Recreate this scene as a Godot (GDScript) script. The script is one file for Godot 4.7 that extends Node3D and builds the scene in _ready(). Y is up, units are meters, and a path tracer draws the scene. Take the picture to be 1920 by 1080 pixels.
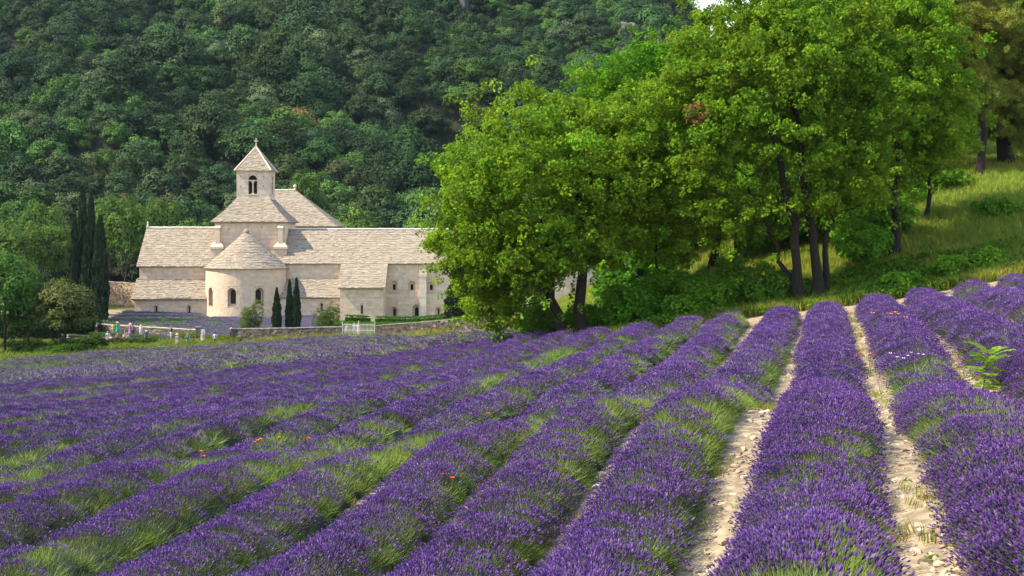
extends Node3D
# A stone abbey below a wooded hillside, seen across rows of lavender. x to the right, y up, -z away from the camera; the eye is at the origin, in metres.

var rng := RandomNumberGenerator.new()
var noise := FastNoiseLite.new()
var taken := {}
var M := {}

# ---------------------------------------------------------------- small helpers

class Geo:
	# collects flat-shaded coloured faces; corners are given counterclockwise as seen from outside
	var v := PackedVector3Array()
	var n := PackedVector3Array()
	var c := PackedColorArray()
	func tri(a: Vector3, b: Vector3, d: Vector3, col: Color) -> void:
		var q := (b - a).cross(d - a).normalized()
		v.push_back(a); v.push_back(d); v.push_back(b)
		n.push_back(q); n.push_back(q); n.push_back(q)
		c.push_back(col); c.push_back(col); c.push_back(col)
	func tri_n(a: Vector3, b: Vector3, d: Vector3, na: Vector3, nb: Vector3, nd: Vector3, col: Color) -> void:
		v.push_back(a); v.push_back(d); v.push_back(b)
		n.push_back(na); n.push_back(nd); n.push_back(nb)
		c.push_back(col); c.push_back(col); c.push_back(col)
	func quad(a: Vector3, b: Vector3, d: Vector3, e: Vector3, col: Color) -> void:
		tri(a, b, d, col)
		tri(a, d, e, col)
	# a box given by its corner and three edge vectors (right-handed x, y, z = towards the viewer)
	func block(o: Vector3, x: Vector3, y: Vector3, z: Vector3, col: Color, back := true) -> void:
		quad(o + z, o + x + z, o + x + y + z, o + y + z, col)
		quad(o + x, o + x + y, o + x + y + z, o + x + z, col)
		quad(o, o + z, o + y + z, o + y, col)
		quad(o + y, o + y + z, o + x + y + z, o + x + y, col)
		quad(o, o + x, o + x + z, o + z, col)
		if back:
			quad(o, o + y, o + x + y, o + x, col)
	func box(at: Vector3, size: Vector3, col: Color) -> void:
		block(at - size / 2, Vector3(size.x, 0, 0), Vector3(0, size.y, 0), Vector3(0, 0, size.z), col)
	# a smooth tube through points with a radius at each
	func tube(p: PackedVector3Array, r: PackedFloat32Array, sides: int, col: Color, rough := 0.0) -> void:
		var rings: Array[PackedVector3Array] = []
		var outs: Array[PackedVector3Array] = []
		var side := Vector3.RIGHT
		for i in p.size():
			var d := (p[mini(i + 1, p.size() - 1)] - p[maxi(i - 1, 0)]).normalized()
			if absf(d.dot(side)) > 0.9:
				side = Vector3.FORWARD if absf(d.z) < 0.8 else Vector3.UP
			side = (side - d * d.dot(side)).normalized()
			var other := d.cross(side)
			var ring := PackedVector3Array()
			var out := PackedVector3Array()
			for k in sides:
				var a := TAU * k / sides
				var q := side * cos(a) + other * sin(a)
				var bump := 1.0 + rough * sin(k * 2.7 + i * 1.3) * cos(k * 1.1 - i * 0.7)
				ring.push_back(p[i] + q * r[i] * bump)
				out.push_back(q)
			rings.append(ring)
			outs.append(out)
		for i in p.size() - 1:
			for k in sides:
				var l := (k + 1) % sides
				tri_n(rings[i][k], rings[i][l], rings[i + 1][l], outs[i][k], outs[i][l], outs[i + 1][l], col)
				tri_n(rings[i][k], rings[i + 1][l], rings[i + 1][k], outs[i][k], outs[i + 1][l], outs[i + 1][k], col)
		for k in sides:
			tri(rings[-1][k], rings[-1][(k + 1) % sides], p[-1], col)
	# a turned shape about a vertical axis: profile of Vector2(radius, height)
	func lathe(at: Vector3, profile: Array, sides: int, col: Color) -> void:
		for i in profile.size() - 1:
			var a: Vector2 = profile[i]
			var b: Vector2 = profile[i + 1]
			for k in sides:
				var u := Vector3(cos(TAU * k / sides), 0, -sin(TAU * k / sides))
				var w := Vector3(cos(TAU * (k + 1) / sides), 0, -sin(TAU * (k + 1) / sides))
				quad(at + u * a.x + Vector3(0, a.y, 0), at + w * a.x + Vector3(0, a.y, 0), at + w * b.x + Vector3(0, b.y, 0), at + u * b.x + Vector3(0, b.y, 0), col)
	func mesh() -> ArrayMesh:
		var m := ArrayMesh.new()
		var a := []
		a.resize(Mesh.ARRAY_MAX)
		a[Mesh.ARRAY_VERTEX] = v
		a[Mesh.ARRAY_NORMAL] = n
		a[Mesh.ARRAY_COLOR] = c
		m.add_surface_from_arrays(Mesh.PRIMITIVE_TRIANGLES, a)
		return m

class Copies:
	# transforms and tints for a MultiMesh
	var b := PackedFloat32Array()
	var count := 0
	func add(x: Vector3, y: Vector3, z: Vector3, o: Vector3, c: Color) -> void:
		b.append_array([x.x, y.x, z.x, o.x, x.y, y.y, z.y, o.y, x.z, y.z, z.z, o.z, c.r, c.g, c.b, 1.0])
		count += 1
	# upright along «up», turned by «spin», scaled
	func stand(o: Vector3, up: Vector3, spin: float, s: float, c: Color, tall := 1.0) -> void:
		var h := Vector3(cos(spin), 0, sin(spin))
		var x := (h - up * up.dot(h)).normalized()
		var z := x.cross(up)
		add(x * s, up * s * tall, z * s, o, c)

func numbered(called: String) -> String:
	if not taken.has(called):
		taken[called] = 0
		return called
	taken[called] += 1
	return "%s_%03d" % [called, taken[called]]

func tag(o: Node3D, label: String, category := "", group := "", kind := "") -> void:
	if label: o.set_meta("label", label)
	if category: o.set_meta("category", category)
	if group: o.set_meta("group", group)
	if kind: o.set_meta("kind", kind)

func thing(called: String, at: Vector3, label: String, category: String, group := "") -> Node3D:
	var o := Node3D.new()
	o.name = numbered(called)
	o.position = at
	tag(o, label, category, group)
	add_child(o, true)
	return o

# one mesh under a thing; its vertices are in world metres, so it is shifted back by where the thing stands
func part(called: String, g: Geo, mat: Material, parent: Node3D, base: Vector3, kind := "", shift := true) -> MeshInstance3D:
	var o := MeshInstance3D.new()
	o.name = called
	o.mesh = g.mesh()
	o.material_override = mat
	if shift: o.position = -base
	if kind: o.set_meta("kind", kind)
	parent.add_child(o, true)
	return o

func scatter(called: String, c: Copies, mesh: Mesh, mat: Material, parent: Node3D, base: Vector3) -> MultiMeshInstance3D:
	var mm := MultiMesh.new()
	mm.transform_format = MultiMesh.TRANSFORM_3D
	mm.use_colors = true
	mm.mesh = mesh
	mm.instance_count = c.count
	mm.buffer = c.b
	var o := MultiMeshInstance3D.new()
	o.name = called
	o.multimesh = mm
	o.material_override = mat
	o.position = -base
	o.set_meta("kind", "stuff")
	parent.add_child(o, true)
	return o

func vary(c: Color, by: float) -> Color:
	var k := 1.0 + rng.randf_range(-by, by)
	return Color(c.r * k * (1 + rng.randf_range(-by, by) * 0.3), c.g * k, c.b * k * (1 + rng.randf_range(-by, by) * 0.3))

func ball() -> Vector3:
	while true:
		var p := Vector3(rng.randf_range(-1, 1), rng.randf_range(-1, 1), rng.randf_range(-1, 1))
		if p.length_squared() <= 1.0 and p.length_squared() > 1e-4:
			return p
	return Vector3.UP

func smooth(a: float, b: float, x: float) -> float:
	var t := clampf((x - a) / (b - a), 0, 1)
	return t * t * (3 - 2 * t)

func speckle(freq: float, low: float, high: float, seed_: int, size := 256) -> NoiseTexture2D:
	var f := FastNoiseLite.new()
	f.seed = seed_
	f.frequency = freq
	f.fractal_octaves = 4
	var t := NoiseTexture2D.new()
	t.width = size
	t.height = size
	t.seamless = true
	t.noise = f
	var ramp := Gradient.new()
	ramp.set_color(0, Color(low, low, low))
	ramp.set_color(1, Color(high, high, high))
	t.color_ramp = ramp
	return t

func mat(name_: String, rough: float, texture: Texture2D = null, scale_ := 0.5, bump := 0.0, bump_tex: Texture2D = null) -> StandardMaterial3D:
	var m := StandardMaterial3D.new()
	m.resource_name = name_
	m.vertex_color_use_as_albedo = true
	m.roughness = rough
	m.metallic_specular = 0.3
	m.cull_mode = BaseMaterial3D.CULL_DISABLED
	if texture:
		m.albedo_texture = texture
		m.uv1_triplanar = true
		m.uv1_world_triplanar = true
		m.uv1_scale = Vector3.ONE * scale_
	if bump > 0:
		m.heightmap_enabled = true
		m.heightmap_texture = bump_tex if bump_tex else texture
		m.heightmap_scale = bump
	return m

func leafy(name_: String, through: Color, rough := 0.55) -> StandardMaterial3D:
	var m := mat(name_, maxf(rough, 0.7))
	m.metallic_specular = 0.16
	m.backlight_enabled = true
	m.backlight = through
	return m

# ---------------------------------------------------------------- the lie of the land

const DEPTHS := [-10.0, 0.0, 8.0, 13.0, 18.0, 23.0, 28.0, 35.0, 44.0, 54.0, 63.0, 75.0, 92.0, 112.0, 135.0, 160.0, 180.0, 203.0, 235.0]
const ACROSS := [-1.05, -0.72, -0.48, -0.3, -0.15, 0.0, 0.15, 0.3, 0.48, 0.75]
const LEVELS := [
	[-3.1, -2.6, -2.3, -2.1, -1.9, -1.7, -1.6, -1.4, -1.1, -0.6],
	[-3.2, -2.6, -2.2, -1.9, -1.7, -1.5, -1.3, -1.2, -1.0, -0.4],
	[-4.5, -3.8, -3.5, -3.4, -3.2, -2.8, -2.3, -1.9, -1.4, -0.7],
	[-5.2, -4.5, -4.3, -4.2, -4.0, -3.7, -3.0, -2.2, -1.7, -0.7],
	[-5.8, -5.0, -4.7, -4.5, -4.3, -3.6, -2.8, -2.6, -1.9, -0.7],
	[-6.2, -5.4, -4.8, -4.4, -4.1, -3.6, -2.8, -3.1, -2.1, -0.7],
	[-6.6, -5.6, -5.1, -4.7, -4.4, -4.0, -3.4, -3.4, -2.2, -0.6],
	[-7.0, -6.0, -5.4, -5.0, -4.6, -4.2, -3.8, -3.3, -2.4, -1.3],
	[-7.7, -6.6, -5.9, -5.6, -5.2, -4.6, -4.0, -3.5, -2.5, -1.5],
	[-8.4, -7.2, -6.5, -6.1, -5.6, -4.9, -4.1, -3.6, -2.8, -1.7],
	[-9.0, -7.7, -7.0, -6.6, -6.0, -5.1, -4.3, -3.4, -2.4, -0.5],
	[-9.9, -8.5, -7.7, -7.2, -6.7, -5.7, -4.5, -1.9, 0.7, 2.5],
	[-11.1, -9.9, -8.8, -8.2, -7.7, -6.2, -3.8, -0.1, 3.8, 5.2],
	[-12.1, -11.2, -10.2, -9.6, -8.9, -6.7, -3.5, 0.3, 5.0, 7.8],
	[-12.6, -12.0, -11.3, -10.9, -9.8, -8.0, -4.9, -1.4, 2.7, 7.1],
	[-12.9, -13.0, -12.7, -11.9, -11.2, -9.3, -6.7, -4.2, -1.5, 4.0],
	[-12.9, -13.2, -12.7, -11.7, -11.5, -9.8, -7.7, -5.9, -3.8, 1.7],
	[-11.4, -10.8, -11.3, -11.7, -12.1, -10.5, -8.8, -7.2, -5.3, -0.2],
	[-9.7, -9.4, -11.5, -12.0, -12.0, -11.0, -9.5, -8.0, -6.0, -1.7]]

func cubic(a: float, b: float, c: float, d: float, ta: float, tb: float, tc: float, td: float, t: float) -> float:
	# Hermite through b and c with slopes from the neighbours on an uneven grid
	var h := tc - tb
	var mb := (c - a) / (tc - ta) if tc > ta and tb > ta else (c - b) / h
	var mc := (d - b) / (td - tb) if td > tc else (c - b) / h
	var s := (t - tb) / h
	var s2 := s * s
	var s3 := s2 * s
	return b * (2 * s3 - 3 * s2 + 1) + mb * h * (s3 - 2 * s2 + s) + c * (-2 * s3 + 3 * s2) + mc * h * (s3 - s2)

func level_row(i: int, u: float) -> float:
	var r: Array = LEVELS[i]
	var k := 0
	while k < 8 and u > ACROSS[k + 1]:
		k += 1
	var a := maxi(k - 1, 0)
	var d := mini(k + 2, 9)
	return cubic(r[a], r[k], r[k + 1], r[d], ACROSS[a], ACROSS[k], ACROSS[k + 1], ACROSS[d], u)

func valley(x: float, d: float) -> float:
	d = clampf(d, -10, 235)
	var u := clampf(x / (14 + 0.35 * maxf(d, 0)), -1.05, 0.75)
	var i := 0
	while i < 17 and d > DEPTHS[i + 1]:
		i += 1
	var a := maxi(i - 1, 0)
	var e := mini(i + 2, 18)
	return cubic(level_row(a, u), level_row(i, u), level_row(i + 1, u), level_row(e, u), DEPTHS[a], DEPTHS[i], DEPTHS[i + 1], DEPTHS[e], d)

func hill(x: float, d: float) -> float:
	var u := x / maxf(d, 1)
	var g := 1.0 - 0.4 * smooth(0.085, 0.16, u) - 0.25 * smooth(0.17, 0.4, u)
	var y := -12.0 + 0.43 * maxf(0, minf(d, 520) - 246) * g
	y += noise.get_noise_2d(x * 0.9, d * 0.9) * 16.0 * smooth(250, 330, d) * (1.0 - smooth(430, 520, d) * 0.6)
	return y - 0.3 * maxf(0, minf(d, 900) - 520) * g

func ground_y(x: float, z: float) -> float:
	var d := -z
	var t := smooth(225, 258, d)
	if t <= 0: return valley(x, d)
	if t >= 1: return hill(x, d)
	return lerpf(valley(x, d), hill(x, d), t)

func spot(p: Vector2, up := 0.0) -> Vector3:
	return Vector3(p.x, ground_y(p.x, p.y) + up, p.y)

# the rows run along x = v + 0.225 d
const ROW_STEP := 1.9
const ROW_TURN := 0.225
const FIELD_ENDS := [[-78.0, 126.0], [-75.0, 142.0], [-71.8, 152.0], [-67.0, 158.0], [-63.6, 162.5], [-56.6, 163.0], [-52.3, 162.5], [-40.5, 135.0], [-30.7, 112.0], [-21.0, 90.0], [-14.3, 68.0], [-10.0, 59.5], [12.0, 59.0]]

func field_end(v: float) -> float:
	for i in FIELD_ENDS.size() - 1:
		if v <= FIELD_ENDS[i + 1][0]:
			return lerpf(FIELD_ENDS[i][1], FIELD_ENDS[i + 1][1], clampf((v - FIELD_ENDS[i][0]) / (FIELD_ENDS[i + 1][0] - FIELD_ENDS[i][0]), 0, 1))
	return 59.0

func wiggle(k: int, d: float) -> float:
	return noise.get_noise_2d(d * 3.0, k * 71.0) * 0.28

func in_field(x: float, d: float, margin := 0.0) -> bool:
	var v := x - ROW_TURN * d
	return v > -78.5 - margin and d < field_end(v) + margin

func ground_color(x: float, d: float) -> Color:
	var n1 := noise.get_noise_2d(x * 4, d * 4)
	var n2 := noise.get_noise_2d(x * 22 + 300, d * 22)
	var soil := Color(0.42, 0.325, 0.215) * (1.0 + 0.15 * n2)
	var green := Color(0.115, 0.175, 0.028)
	var straw := Color(0.28, 0.23, 0.10)
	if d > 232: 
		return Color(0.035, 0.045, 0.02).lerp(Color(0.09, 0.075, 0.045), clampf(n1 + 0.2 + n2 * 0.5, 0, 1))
	var v := x - ROW_TURN * d
	var e := field_end(v)
	if v > -78.5 and d < e + 0.6:
		if d > 80: return soil.lerp(Color(0.12, 0.13, 0.05), 0.6)
		return soil.lerp(Color(0.2, 0.2, 0.07), clampf(n1 * 2.2 - 0.1 + n2 * 0.8, 0, 0.75))
	if v > -12 and d < e + 4.2 + n1:
		return soil * 1.08
	if v > -60 and v < -24 and d < e + 13 + 6 * n1 and x > -15:
		return soil.lerp(straw, clampf(0.3 + n2, 0, 1))
	var t := clampf(0.32 + n1 * 0.9 + n2 * 0.55, 0, 1)
	var base := green.lerp(straw, t * (0.75 if x < 2 else 0.55))
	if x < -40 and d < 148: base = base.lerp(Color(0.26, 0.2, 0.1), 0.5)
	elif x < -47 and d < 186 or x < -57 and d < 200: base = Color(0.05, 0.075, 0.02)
	if d > 198 and x > -62 and x < -54 and d < 207: base = Color(0.4, 0.32, 0.2)
	return base

func steps(list: Array) -> PackedFloat32Array:
	# [start, step, end, step, end ...]
	var r := PackedFloat32Array()
	var at: float = list[0]
	r.push_back(at)
	for i in range(1, list.size(), 2):
		while at < list[i + 1] - list[i] * 0.5:
			at += list[i]
			r.push_back(at)
	return r

func build_ground() -> void:
	var xs := steps([-1500, 150, -450, 15, -150, 4, -70, 1.2, -26, 0.5, 30, 2, 80, 8, 240, 40, 600, 150, 1500])
	var ds := steps([-40, 5, 0, 0.6, 66, 1.2, 120, 1.6, 240, 6, 560, 40, 1000, 200, 2600])
	var w := xs.size()
	var pos := PackedVector3Array()
	var nor := PackedVector3Array()
	var col := PackedColorArray()
	var idx := PackedInt32Array()
	pos.resize(w * ds.size())
	nor.resize(w * ds.size())
	col.resize(w * ds.size())
	for j in ds.size():
		for i in w:
			var x := xs[i]
			var d := ds[j]
			var y := ground_y(x, -d)
			if d < 70 and absf(x) < 30:
				y += noise.get_noise_2d(x * 40, d * 40) * 0.05
			pos[j * w + i] = Vector3(x, y, -d)
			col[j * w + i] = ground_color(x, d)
	for j in ds.size():
		for i in w:
			var a := pos[j * w + mini(i + 1, w - 1)] - pos[j * w + maxi(i - 1, 0)]
			var b := pos[mini(j + 1, ds.size() - 1) * w + i] - pos[maxi(j - 1, 0) * w + i]
			nor[j * w + i] = a.cross(b).normalized()
	for j in ds.size() - 1:
		for i in w - 1:
			var q := j * w + i
			idx.append_array([q, q + w, q + 1, q + 1, q + w, q + w + 1])
	var m := ArrayMesh.new()
	var arr := []
	arr.resize(Mesh.ARRAY_MAX)
	arr[Mesh.ARRAY_VERTEX] = pos
	arr[Mesh.ARRAY_NORMAL] = nor
	arr[Mesh.ARRAY_COLOR] = col
	arr[Mesh.ARRAY_INDEX] = idx
	m.add_surface_from_arrays(Mesh.PRIMITIVE_TRIANGLES, arr)
	var o := MeshInstance3D.new()
	o.name = "ground"
	o.mesh = m
	o.material_override = M.earth
	tag(o, "sloping ground of the valley, field soil, grass banks and hillside", "ground", "", "structure")
	add_child(o, true)

# ---------------------------------------------------------------- lavender

# a tuft: stems that fan out, most with a flower spike on top
func tuft_mesh(count: int, spread: float, stem: float, head: float, fat: float, flowered: float, seed_: int) -> ArrayMesh:
	rng.seed = seed_
	var g := Geo.new()
	for i in count:
		var r := spread * sqrt((i + 0.5) / count)
		var a := i * 2.39996 + rng.randf() * 0.6
		var foot := Vector3(cos(a) * r * 0.55, -0.05, sin(a) * r * 0.55)
		var lean := Vector3(cos(a) * r, 0, sin(a) * r) * 0.9 + Vector3(rng.randf_range(-1, 1), 0, rng.randf_range(-1, 1)) * stem * 0.22
		var top := foot + Vector3(0, stem * rng.randf_range(0.8, 1.12), 0) + lean
		var dir := (top - foot).normalized()
		var side := dir.cross(Vector3(cos(a * 7), 0.1, sin(a * 7))).normalized()
		var w := fat * 0.22
		var green := vary(Color(0.175, 0.25, 0.05) if flowered < 0.5 else Color(0.10, 0.125, 0.06), 0.3)
		if flowered < 0.5 and rng.randf() < 0.3: green = vary(Color(0.12, 0.19, 0.09), 0.25)
		if flowered < 0.5:
			w = fat * 0.35
			g.tri(foot - side * w, foot + side * w, top, green)
		else:
			g.quad(foot - side * w, foot + side * w, top + side * w * 0.6, top - side * w * 0.6, green)
		if rng.randf() < flowered:
			var hue := rng.randf()
			var p := vary(Color(0.073, 0.034, 0.164).lerp(Color(0.120, 0.057, 0.211), hue), 0.34)
			if rng.randf() < 0.12: p = vary(Color(0.193, 0.112, 0.275), 0.2)
			var up := dir * head * rng.randf_range(0.75, 1.2)
			var s2 := dir.cross(side)
			var ring := PackedVector3Array()
			for k in 3:
				var b := TAU * k / 3.0 + i
				ring.push_back(top + up * 0.42 + (side * cos(b) + s2 * sin(b)) * fat)
			for k in 3:
				var l := (k + 1) % 3
				g.tri(top - up * 0.1, ring[l], ring[k], p)
				g.tri(ring[k], ring[l], top + up, p)
	return g.mesh()

func bump_height(v: float, d: float, k: int) -> float:
	var h := 0.52 + 0.11 * noise.get_noise_2d(d * 9.0, k * 53.0)
	# a stretch where the plants are younger and lower
	var c := 26.5 + 1.2 * sin(k * 1.9)
	var gap := exp(-pow((d - c) / 3.4, 2.0)) * (1.0 - smooth(1.0, 4.5, v))
	return h * (1.0 - 0.5 * gap)

func greenness(v: float, d: float, k: int, phi: float) -> float:
	var c := 26.5 + 1.2 * sin(k * 1.9)
	var gap := exp(-pow((d - c) / 3.2, 2.0)) * (1.0 - smooth(1.5, 4.5, v))
	var n := noise.get_noise_2d(v * 14.0 + 900.0, d * 5.0)
	var m := noise.get_noise_2d(v * 30.0 + 300.0, d * 24.0)
	var base := 0.03 + 0.15 * (1.0 - smooth(-7, 1, v)) + 0.95 * gap * (0.75 + m) + maxf(0, n * 1.5 - 0.12) + maxf(0, m - 0.32) * 1.2
	base += 0.6 * smooth(0.25, 1.1, phi) * (1.0 - 0.85 * smooth(-2, 2.5, v))
	if d > 70: base += 0.12 + 0.25 * maxf(0, noise.get_noise_2d(v * 3.0 + 50.0, d * 3.0))
	return clampf(base, 0, 0.95)

func build_lavender() -> void:
	var near := tuft_mesh(46, 0.14, 0.2, 0.036, 0.0085, 0.97, 11)
	var near_green := tuft_mesh(30, 0.14, 0.18, 0.0, 0.011, 0.0, 12)
	var middle := tuft_mesh(80, 0.22, 0.19, 0.042, 0.0115, 0.96, 13)
	var middle_green := tuft_mesh(40, 0.24, 0.18, 0.0, 0.018, 0.0, 14)
	var distant := tuft_mesh(96, 0.5, 0.17, 0.078, 0.024, 0.96, 15)
	var distant_green := tuft_mesh(34, 0.5, 0.22, 0.0, 0.05, 0.0, 16)
	var words := ["first", "second", "third", "fourth", "fifth", "sixth", "seventh", "eighth", "ninth", "tenth", "eleventh", "twelfth", "thirteenth", "fourteenth", "fifteenth", "sixteenth", "seventeenth", "eighteenth", "nineteenth", "twentieth"]
	for k in range(5, -42, -1):
		rng.seed = 1000 + k
		var v := 0.8 + (k - 0.5) * ROW_STEP
		var last := field_end(v) - 0.3
		var first := maxf(3.0 if v < 3 else 6.0, -v / 0.66 - 3.0) if v < 0 else maxf(4.0, v / 0.30 * 0.55)
		if last - first < 3: continue
		var label := ""
		if k == 1: label = "broad lavender row with orange flowers standing on its crest"
		elif k > 1: label = "lavender row, the %s uphill of the row with orange flowers" % words[k - 2]
		elif k > -20: label = "lavender row, the %s downhill of the row with orange flowers" % words[-k]
		elif k > -40: label = "faded lavender row across the far field, %s after the %s downhill of the orange flowers" % [words[-k - 20], "twentieth"]
		else: label = "faded lavender row at the far field's outer edge, %s" % ("along the grass bank" if k < -40 else "one in from the grass bank")
		var mid := (first + minf(last, first + 20)) / 2
		var base := spot(Vector2(v + ROW_TURN * mid, -mid))
		var row := thing("lavender_row", base, label, "lavender row", "rows of lavender in the sloping field")
		# the leafy mound under the flowers
		var g := Geo.new()
		var d := first
		var ring0 := PackedVector3Array()
		while d <= last + 0.01:
			var step := 0.35 if d < 40 else (0.8 if d < 80 else 1.6)
			var ring := PackedVector3Array()
			var tip := smooth(last + 0.1, last - 0.9, d)
			var h := bump_height(v, d, k) * (0.15 + 0.85 * tip)
			var half := 0.60 * (0.25 + 0.75 * tip) * (1.0 + 0.08 * noise.get_noise_2d(d * 14.0, k * 31.0))
			for i in 9:
				var a := -PI / 2 + PI * i / 8.0
				var off := sin(a) * half + wiggle(k, d)
				var x := v + off + ROW_TURN * d
				var lump := 1.0 + 0.12 * noise.get_noise_2d(x * 40.0, d * 40.0)
				ring.push_back(Vector3(x, ground_y(x, -d) + cos(a) * h * lump - 0.04, -d))
			if ring0.size():
				for i in 8:
					g.quad(ring0[i], ring0[i + 1], ring[i + 1], ring[i], vary(Color(0.06, 0.075, 0.05), 0.25))
			ring0 = ring
			d += step
		part("foliage", g, M.leafbed, row, base)
		var sets := {}
		for key in ["near", "near_green", "middle", "middle_green", "distant", "distant_green"]: sets[key] = Copies.new()
		d = first
		while d < last:
			var kind := "near" if d < 27 else ("middle" if d < 72 else "distant")
			var per := 74.0 if kind == "near" else (24.0 if d < 45 else (20.0 if kind == "middle" else (6.5 if d < 110 else 4.5)))
			var length := 0.4 if d < 72 else 2.0
			for i in int(per * length):
				var dd := d + rng.randf() * length
				if dd > last: continue
				var phi := rng.randf_range(-1.5, 1.5)
				if kind == "distant": phi *= 0.85
				var tip := smooth(last + 0.1, last - 0.9, dd)
				var h := bump_height(v, dd, k) * (0.15 + 0.85 * tip)
				var half := 0.60 * (0.25 + 0.75 * tip)
				var x := v + sin(phi) * half + wiggle(k, dd) + ROW_TURN * dd
				var y := ground_y(x, -dd) + cos(phi) * h - 0.02
				var up := Vector3(sin(phi) * 0.7, 0.6 + cos(phi) * 0.5, rng.randf_range(-0.25, 0.25) - (1.0 - tip) * 0.7).normalized()
				up = (up + ball() * 0.16).normalized()
				var shade := 1.0 + 0.16 * noise.get_noise_2d(x * 12.0, dd * 12.0 + 77.0)
				var which := kind
				var tint := Color(shade, shade, shade)
				if rng.randf() < greenness(v, dd, k, phi):
					which += "_green"
					tint = Color(shade * rng.randf_range(0.85, 1.3), shade, shade * rng.randf_range(0.6, 1.2))
				elif kind == "distant":
					tint = Color(shade * 1.0, shade * 1.35, shade * 0.8)
				sets[which].stand(Vector3(x, y, -dd), up, rng.randf() * TAU, rng.randf_range(0.82, 1.2) * (1.0 - 0.22 * smooth(0.9, 1.5, absf(phi))), tint)
			d += length
		var meshes := {"near": near, "near_green": near_green, "middle": middle, "middle_green": middle_green, "distant": distant, "distant_green": distant_green}
		for key in meshes:
			if sets[key].count: scatter("leaves" if key.ends_with("green") else "flower_spikes", sets[key], meshes[key], M.lavender, row, base)
	# the paler lavender garden between the wall and the abbey
	rng.seed = 77
	var cp := Copies.new()
	var cg := Copies.new()
	for i in 5200:
		var dd := rng.randf_range(179, 203.5)
		var x := rng.randf_range(-62, -22)
		if x > -44.5 and x < -32 and dd > 198.6: continue
		if x > -25.5 and dd > 186: continue
		if x < -52 and dd < 192: continue
		if x < -55 and dd > 186: continue
		if fmod(dd + noise.get_noise_2d(x, dd) * 0.6, 1.7) > 1.35: continue
		var q := Vector3(x, ground_y(x, -dd) + 0.25, -dd)
		var s := rng.randf_range(0.75, 1.1)
		if rng.randf() < 0.45 + 0.5 * noise.get_noise_2d(x * 3, dd * 3):
			cg.stand(q, Vector3.UP, rng.randf() * TAU, s, Color(0.9, 0.9, 1.1))
		else:
			cp.stand(q, Vector3.UP, rng.randf() * TAU, s, Color(1.35, 2.0, 1.1))
	var at := spot(Vector2(-42, -188))
	var bed := thing("lavender_garden", at, "pale greyish lavender bed between the dry stone wall and the abbey", "lavender bed")
	scatter("flower_spikes", cp, distant, M.lavender, bed, at)
	scatter("leaves", cg, distant_green, M.lavender, bed, at)

# ---------------------------------------------------------------- trees and plants

# a spray of small leaves, facing mostly upwards
func spray_mesh(count: int, reach: float, leaf: float, seed_: int, colors: Array) -> ArrayMesh:
	rng.seed = seed_
	var g := Geo.new()
	for i in count:
		var p := ball() * reach
		p.y *= 0.65
		var up := (Vector3(0, 0.9, 0) + ball() * 1.0 + p / reach * 0.5).normalized()
		var t := ball()
		var x := (t - up * up.dot(t)).normalized()
		var z := x.cross(up)
		var l := leaf * rng.randf_range(0.7, 1.25)
		var w := l * 0.36
		var col := vary(colors[rng.randi() % colors.size()], 0.3)
		var a := p - x * l * 0.5
		var b := p + x * l * 0.5 - up * l * 0.12
		g.tri(a, p + z * w, b, col)
		g.tri(a, b, p - z * w, col)
	return g.mesh()

# a crown of leaf clumps as one mesh, for trees far away: lobes fill an egg of the given radii about the origin's top
func crown_mesh(seed_: int, radii: Vector3, clumps: int, leaves: int, leaf: float, colors: Array, clump_size := 0.34) -> ArrayMesh:
	rng.seed = seed_
	var g := Geo.new()
	for i in clumps:
		var dir := ball().normalized()
		if dir.y < -0.35: dir.y *= -0.6
		dir = dir.normalized()
		var c := dir * rng.randf_range(0.55, 0.92)
		var size := clump_size * rng.randf_range(0.7, 1.25)
		var tone := rng.randf_range(0.8, 1.2)
		var base: Color = colors[rng.randi() % colors.size()]
		for j in leaves:
			var q := ball().normalized()
			if q.y < -0.3: q.y *= -0.5
			var p := (c + q * size * rng.randf_range(0.7, 1.05)) * radii
			var up := (q + c * 0.35 + Vector3(0, 0.2, 0) + ball() * 0.5).normalized()
			var t := ball()
			var x := (t - up * up.dot(t)).normalized()
			var z := x.cross(up)
			var l := leaf * rng.randf_range(0.6, 1.3)
			var col := vary(base, 0.16) * tone
			g.tri(p - x * l * 0.5, p + z * l * 0.33, p + x * l * 0.5, col)
			g.tri(p - x * l * 0.5, p + x * l * 0.5, p - z * l * 0.33, col)
	return g.mesh()

func bend(a: Vector3, b: Vector3, sag: float, n: int) -> PackedVector3Array:
	var side := ball() * a.distance_to(b) * sag
	var p := PackedVector3Array()
	for i in n + 1:
		var t := float(i) / n
		p.push_back(a.lerp(b, t) + side * sin(t * PI) + (ball() * a.distance_to(b) * 0.03 if i > 0 and i < n else Vector3.ZERO))
	return p

func taper(r0: float, r1: float, n: int) -> PackedFloat32Array:
	var r := PackedFloat32Array()
	for i in n + 1:
		r.push_back(lerpf(r0, r1, pow(float(i) / n, 0.8)))
	return r

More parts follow.
